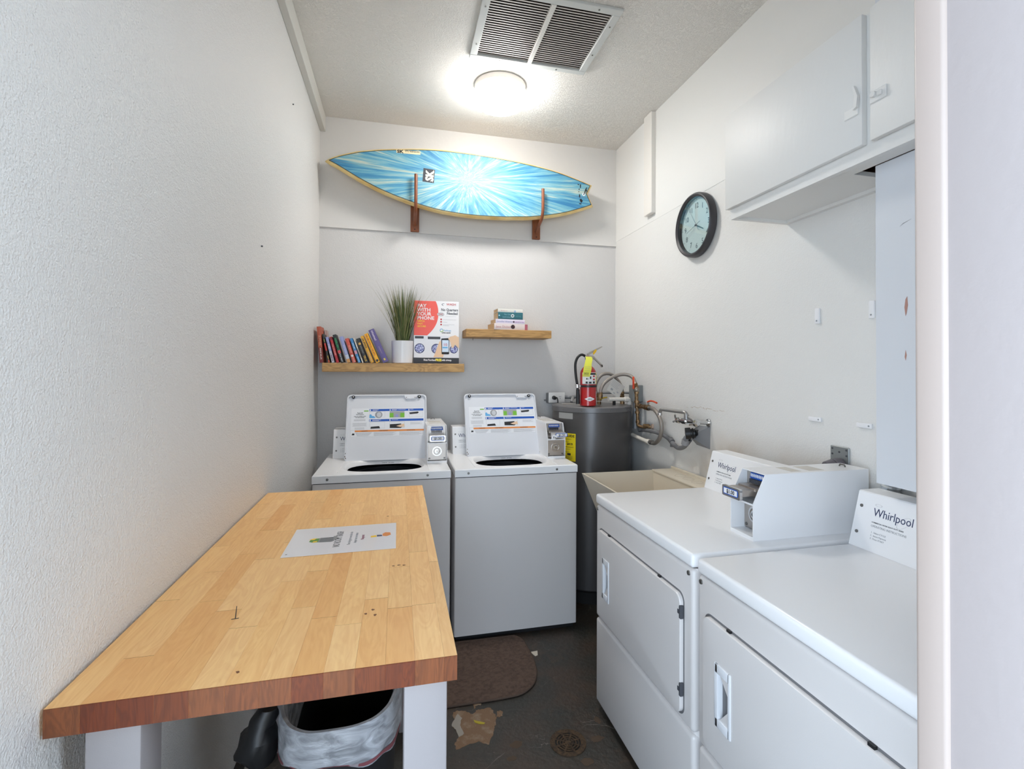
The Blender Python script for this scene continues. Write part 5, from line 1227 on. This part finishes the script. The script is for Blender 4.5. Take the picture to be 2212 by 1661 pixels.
# receptacle on the right wall behind the dryers
dp = thing('dryer_plug', 'round dark grey plug in a square metal plate on the right wall', 'plug', (W, -1.965, 1.12))
part('wall_plate', B().rbox(W-.006, W, -2.005, -1.925, 1.075, 1.175, .002, 1), M('plate_galv', (146, 150, 150), .4, .6), dp, True)
b = B()
for y, z in ((-1.935, 1.165), (-1.995, 1.165), (-1.935, 1.145), (-1.995, 1.145), (-1.965, 1.155)): b.cyl((W-.0075, y, z), (W-.006, y, z), .0035, n=10)
part('plate_screw', b, m_dkgrey, dp, True)
part('plug', B().cyl((W-.006, -1.968, 1.100), (W-.035, -1.965, 1.100), .034, .031, 28).cyl((W-.035, -1.965, 1.100), (W-.062, -1.960, 1.098), .030, .024, 28), M('plug_grey', (96, 92, 98), .45), dp, True)
part('cord', B().tube([(W-.03, -1.965, 1.075), (W-.028, -1.968, 1.02), (W-.026, -1.97, .90), (W-.026, -1.97, .5)], .008, 10, 4), m_black, dp, True)
# clear vent duct peeking out below the chase
vd = thing('vent_duct', 'shiny crinkled clear duct sticking up beside the chase panel', 'duct', (2.0, -2.10, .95))
b = B(); ring_r = lambda t: 1+.10*math.sin(t*60)
b.tube([(2.032, -2.16, .70), (2.032, -2.165, .95), (2.032, -2.175, 1.04), (2.032, -2.185, 1.10), (2.032, -2.19, 1.115)], .027, 16, 10, rf=lambda t: (1+.06*math.sin(t*90))*(1 if t < .8 else 1-.7*((t-.8)/.2))); part('duct', b, M('foil_clear', (206, 210, 212), .22, .6), vd, True)

# white plastic clips left on the right wall
for (y, z, vert, lab) in ((-1.866, 1.658, True, 'white plastic cable clip, upper one left of the chase panel'), (-2.095, 1.658, True, 'white plastic cable clip half hidden at the chase panel edge'), (-1.853, 1.263, False, 'white plastic cable clip, left one of the lower two'), (-2.065, 1.262, False, 'white plastic cable clip, right one of the lower two')):
    c = thing('cable_clip', lab, 'clip', (W, y, z), 0, 'white clips on the right wall')
    b = B(); b.rbox(-.008, 0, *((-.011, .011) if vert else (-.030, .030)), *((-.030, .030) if vert else (-.009, .009)), .003, 2); part('body', b, M('clip_white', (232, 232, 234), .35), c)
    part('pin', B().cyl((-.0095, 0 if vert else -.02, -.018 if vert else 0), (-.008, 0 if vert else -.02, -.018 if vert else 0), .003, n=10), m_grey, c)

# ================================================================== WALL CABINET
CX, CY1, CZ0, CZ1 = 1.79, -1.708, 2.052, 2.468
wc = thing('wall_cabinet', 'glossy white painted wall cabinet mounted high on the right wall', 'cabinet', (1.92, -2.35, CZ0))
b = B()
b.box(CX, W, CY1-.018, CY1, CZ0, CZ1)                       # far end
b.box(CX, W, YF, CY1-.018, CZ1-.018, CZ1)                   # top
b.box(CX, CX+.018, YF, CY1-.018, CZ0, CZ0+.045)             # bottom rail
b.box(CX, CX+.018, YF, CY1-.018, CZ1-.045, CZ1-.018).box(CX, CX+.018, -2.345, -2.305, CZ0+.045, CZ1-.045)
b.box(CX+.018, W, -2.192, CY1-.018, CZ0+.012, CZ0+.026).box(CX+.018, 1.878, YF, -2.192, CZ0+.012, CZ0+.026)
b.box(W-.02, W, -2.26, CY1-.018, CZ0, CZ0+.012)
part('carcass', b, m_gloss, wc, True)
part('inner_back', B().box(W-.02, W-.012, YF+.01, CY1-.02, CZ0+.026, CZ1-.02).box(1.88, W-.02, YF+.01, -2.192, CZ1-.12, CZ1-.11), M('bare_brown_wood', (110, 62, 40), .7), wc, True)
for (ya, yb) in ((-2.318, -1.700), (-2.985, -2.343)):
    d_ = part('door', B().rbox(CX-.020, CX-.001, ya, yb, CZ0+.040, CZ1-.002, .003, 2), m_gloss, wc, True)
    s_ = 1 if yb > -2 else -1; yc = ya+.004 if s_ == 1 else yb-.002
    hz = 2.205
    if s_ == 1:
        b = B(); b.rbox(CX-.024, CX-.020, -2.310, -2.262, hz-.022, hz+.006, .002, 1).prism([(-2.312, hz-.004), (-2.300, hz-.008), (-2.306, hz+.030), (-2.298, hz+.058), (-2.304, hz+.060), (-2.316, hz+.026)], CX-.034, CX-.024, 'x')
        part('latch', b, m_gloss, d_, True)
    else:
        b = B(); b.rbox(CX-.024, CX-.020, -2.395, -2.345, hz-.014, hz+.020, .002, 1).cyl((CX-.034, -2.362, hz+.006), (CX-.024, -2.362, hz+.006), .008, n=12).rbox(CX-.030, CX-.024, -2.385, -2.370, hz-.004, hz+.010, .002, 1)
        part('latch', b, m_gloss, d_, True)

# ================================================================== WALL CLOCK
CR = .170; ck = thing('wall_clock', 'round wall clock with black rim and grey numerals on the right wall', 'clock', (W-.0045, -1.075, 2.222))
FC = frame((0, 0, 0), (0, -1, 0), (0, 0, 1))      # normal -> -x
part('rim', B().lathe([(CR-.006, 0), (CR, .004), (CR, .030), (CR-.006, .040), (CR-.012, .041), (CR-.021, .034), (CR-.022, .010)], n=72, M4=FC, cap=False), M('clock_rim', (52, 50, 54), .4), ck)
m_cf = M('clock_face', (226, 232, 232), .5)
part('face', B().lathe([(CR-.008, .002), (CR-.008, .010)], n=64, M4=FC), m_cf, ck)
m_num = M('clock_grey', (106, 116, 126), .5)
for h_ in range(1, 13):
    a = PI/2-h_*PI/6; rr_ = .108
    text('numeral', str(h_), .040, m_num, ck, FC @ Matrix.Translation((rr_*math.cos(a), rr_*math.sin(a)-.014, .0104)), .012, 'CENTER', .92)
b = B()
for h_ in range(12): b.box(.134, .146, -.0007, .0007, .0101, .0106, FC @ Matrix.Rotation(h_*PI/6, 4, 'Z'))
part('hour_marks', b, m_num, ck)
def hand(nm, deg, l0, l1, w, z, m_):
    part(nm, B().prism([(-l0, -w), (l1, -w*.5), (l1, w*.5), (-l0, w)], z, z+.001, 'z', FC @ Matrix.Rotation(A(90-deg), 4, 'Z')), m_, ck)
hand('hour_hand', 117, .012, .072, .0045, .013, M('hand_dark', (70, 92, 100), .4)); hand('minute_hand', 326, .03, .100, .0032, .016, m_paper); hand('second_hand', 254, .045, .088, .0009, .019, m_num)
part('hub', B().lathe([(.005, .012), (.005, .021)], n=16, M4=FC), m_num, ck)
part('glass', B().lathe([(CR-.020, .030), (CR-.020, .031)], n=64, M4=FC), m_glass, ck)

# nails left in the left wall
for (y, z, lab) in ((-1.411, 1.903, 'dark nail hole pin in the left wall at eye height'), (-.874, 2.708, 'tiny dark nail high on the left wall beside the ceiling trim')):
    t = tag(place(part('nail', B().cyl((0, y, z), (.006, y, z), .003, n=8), m_dkgrey), (0, y, z)), lab, 'nail')
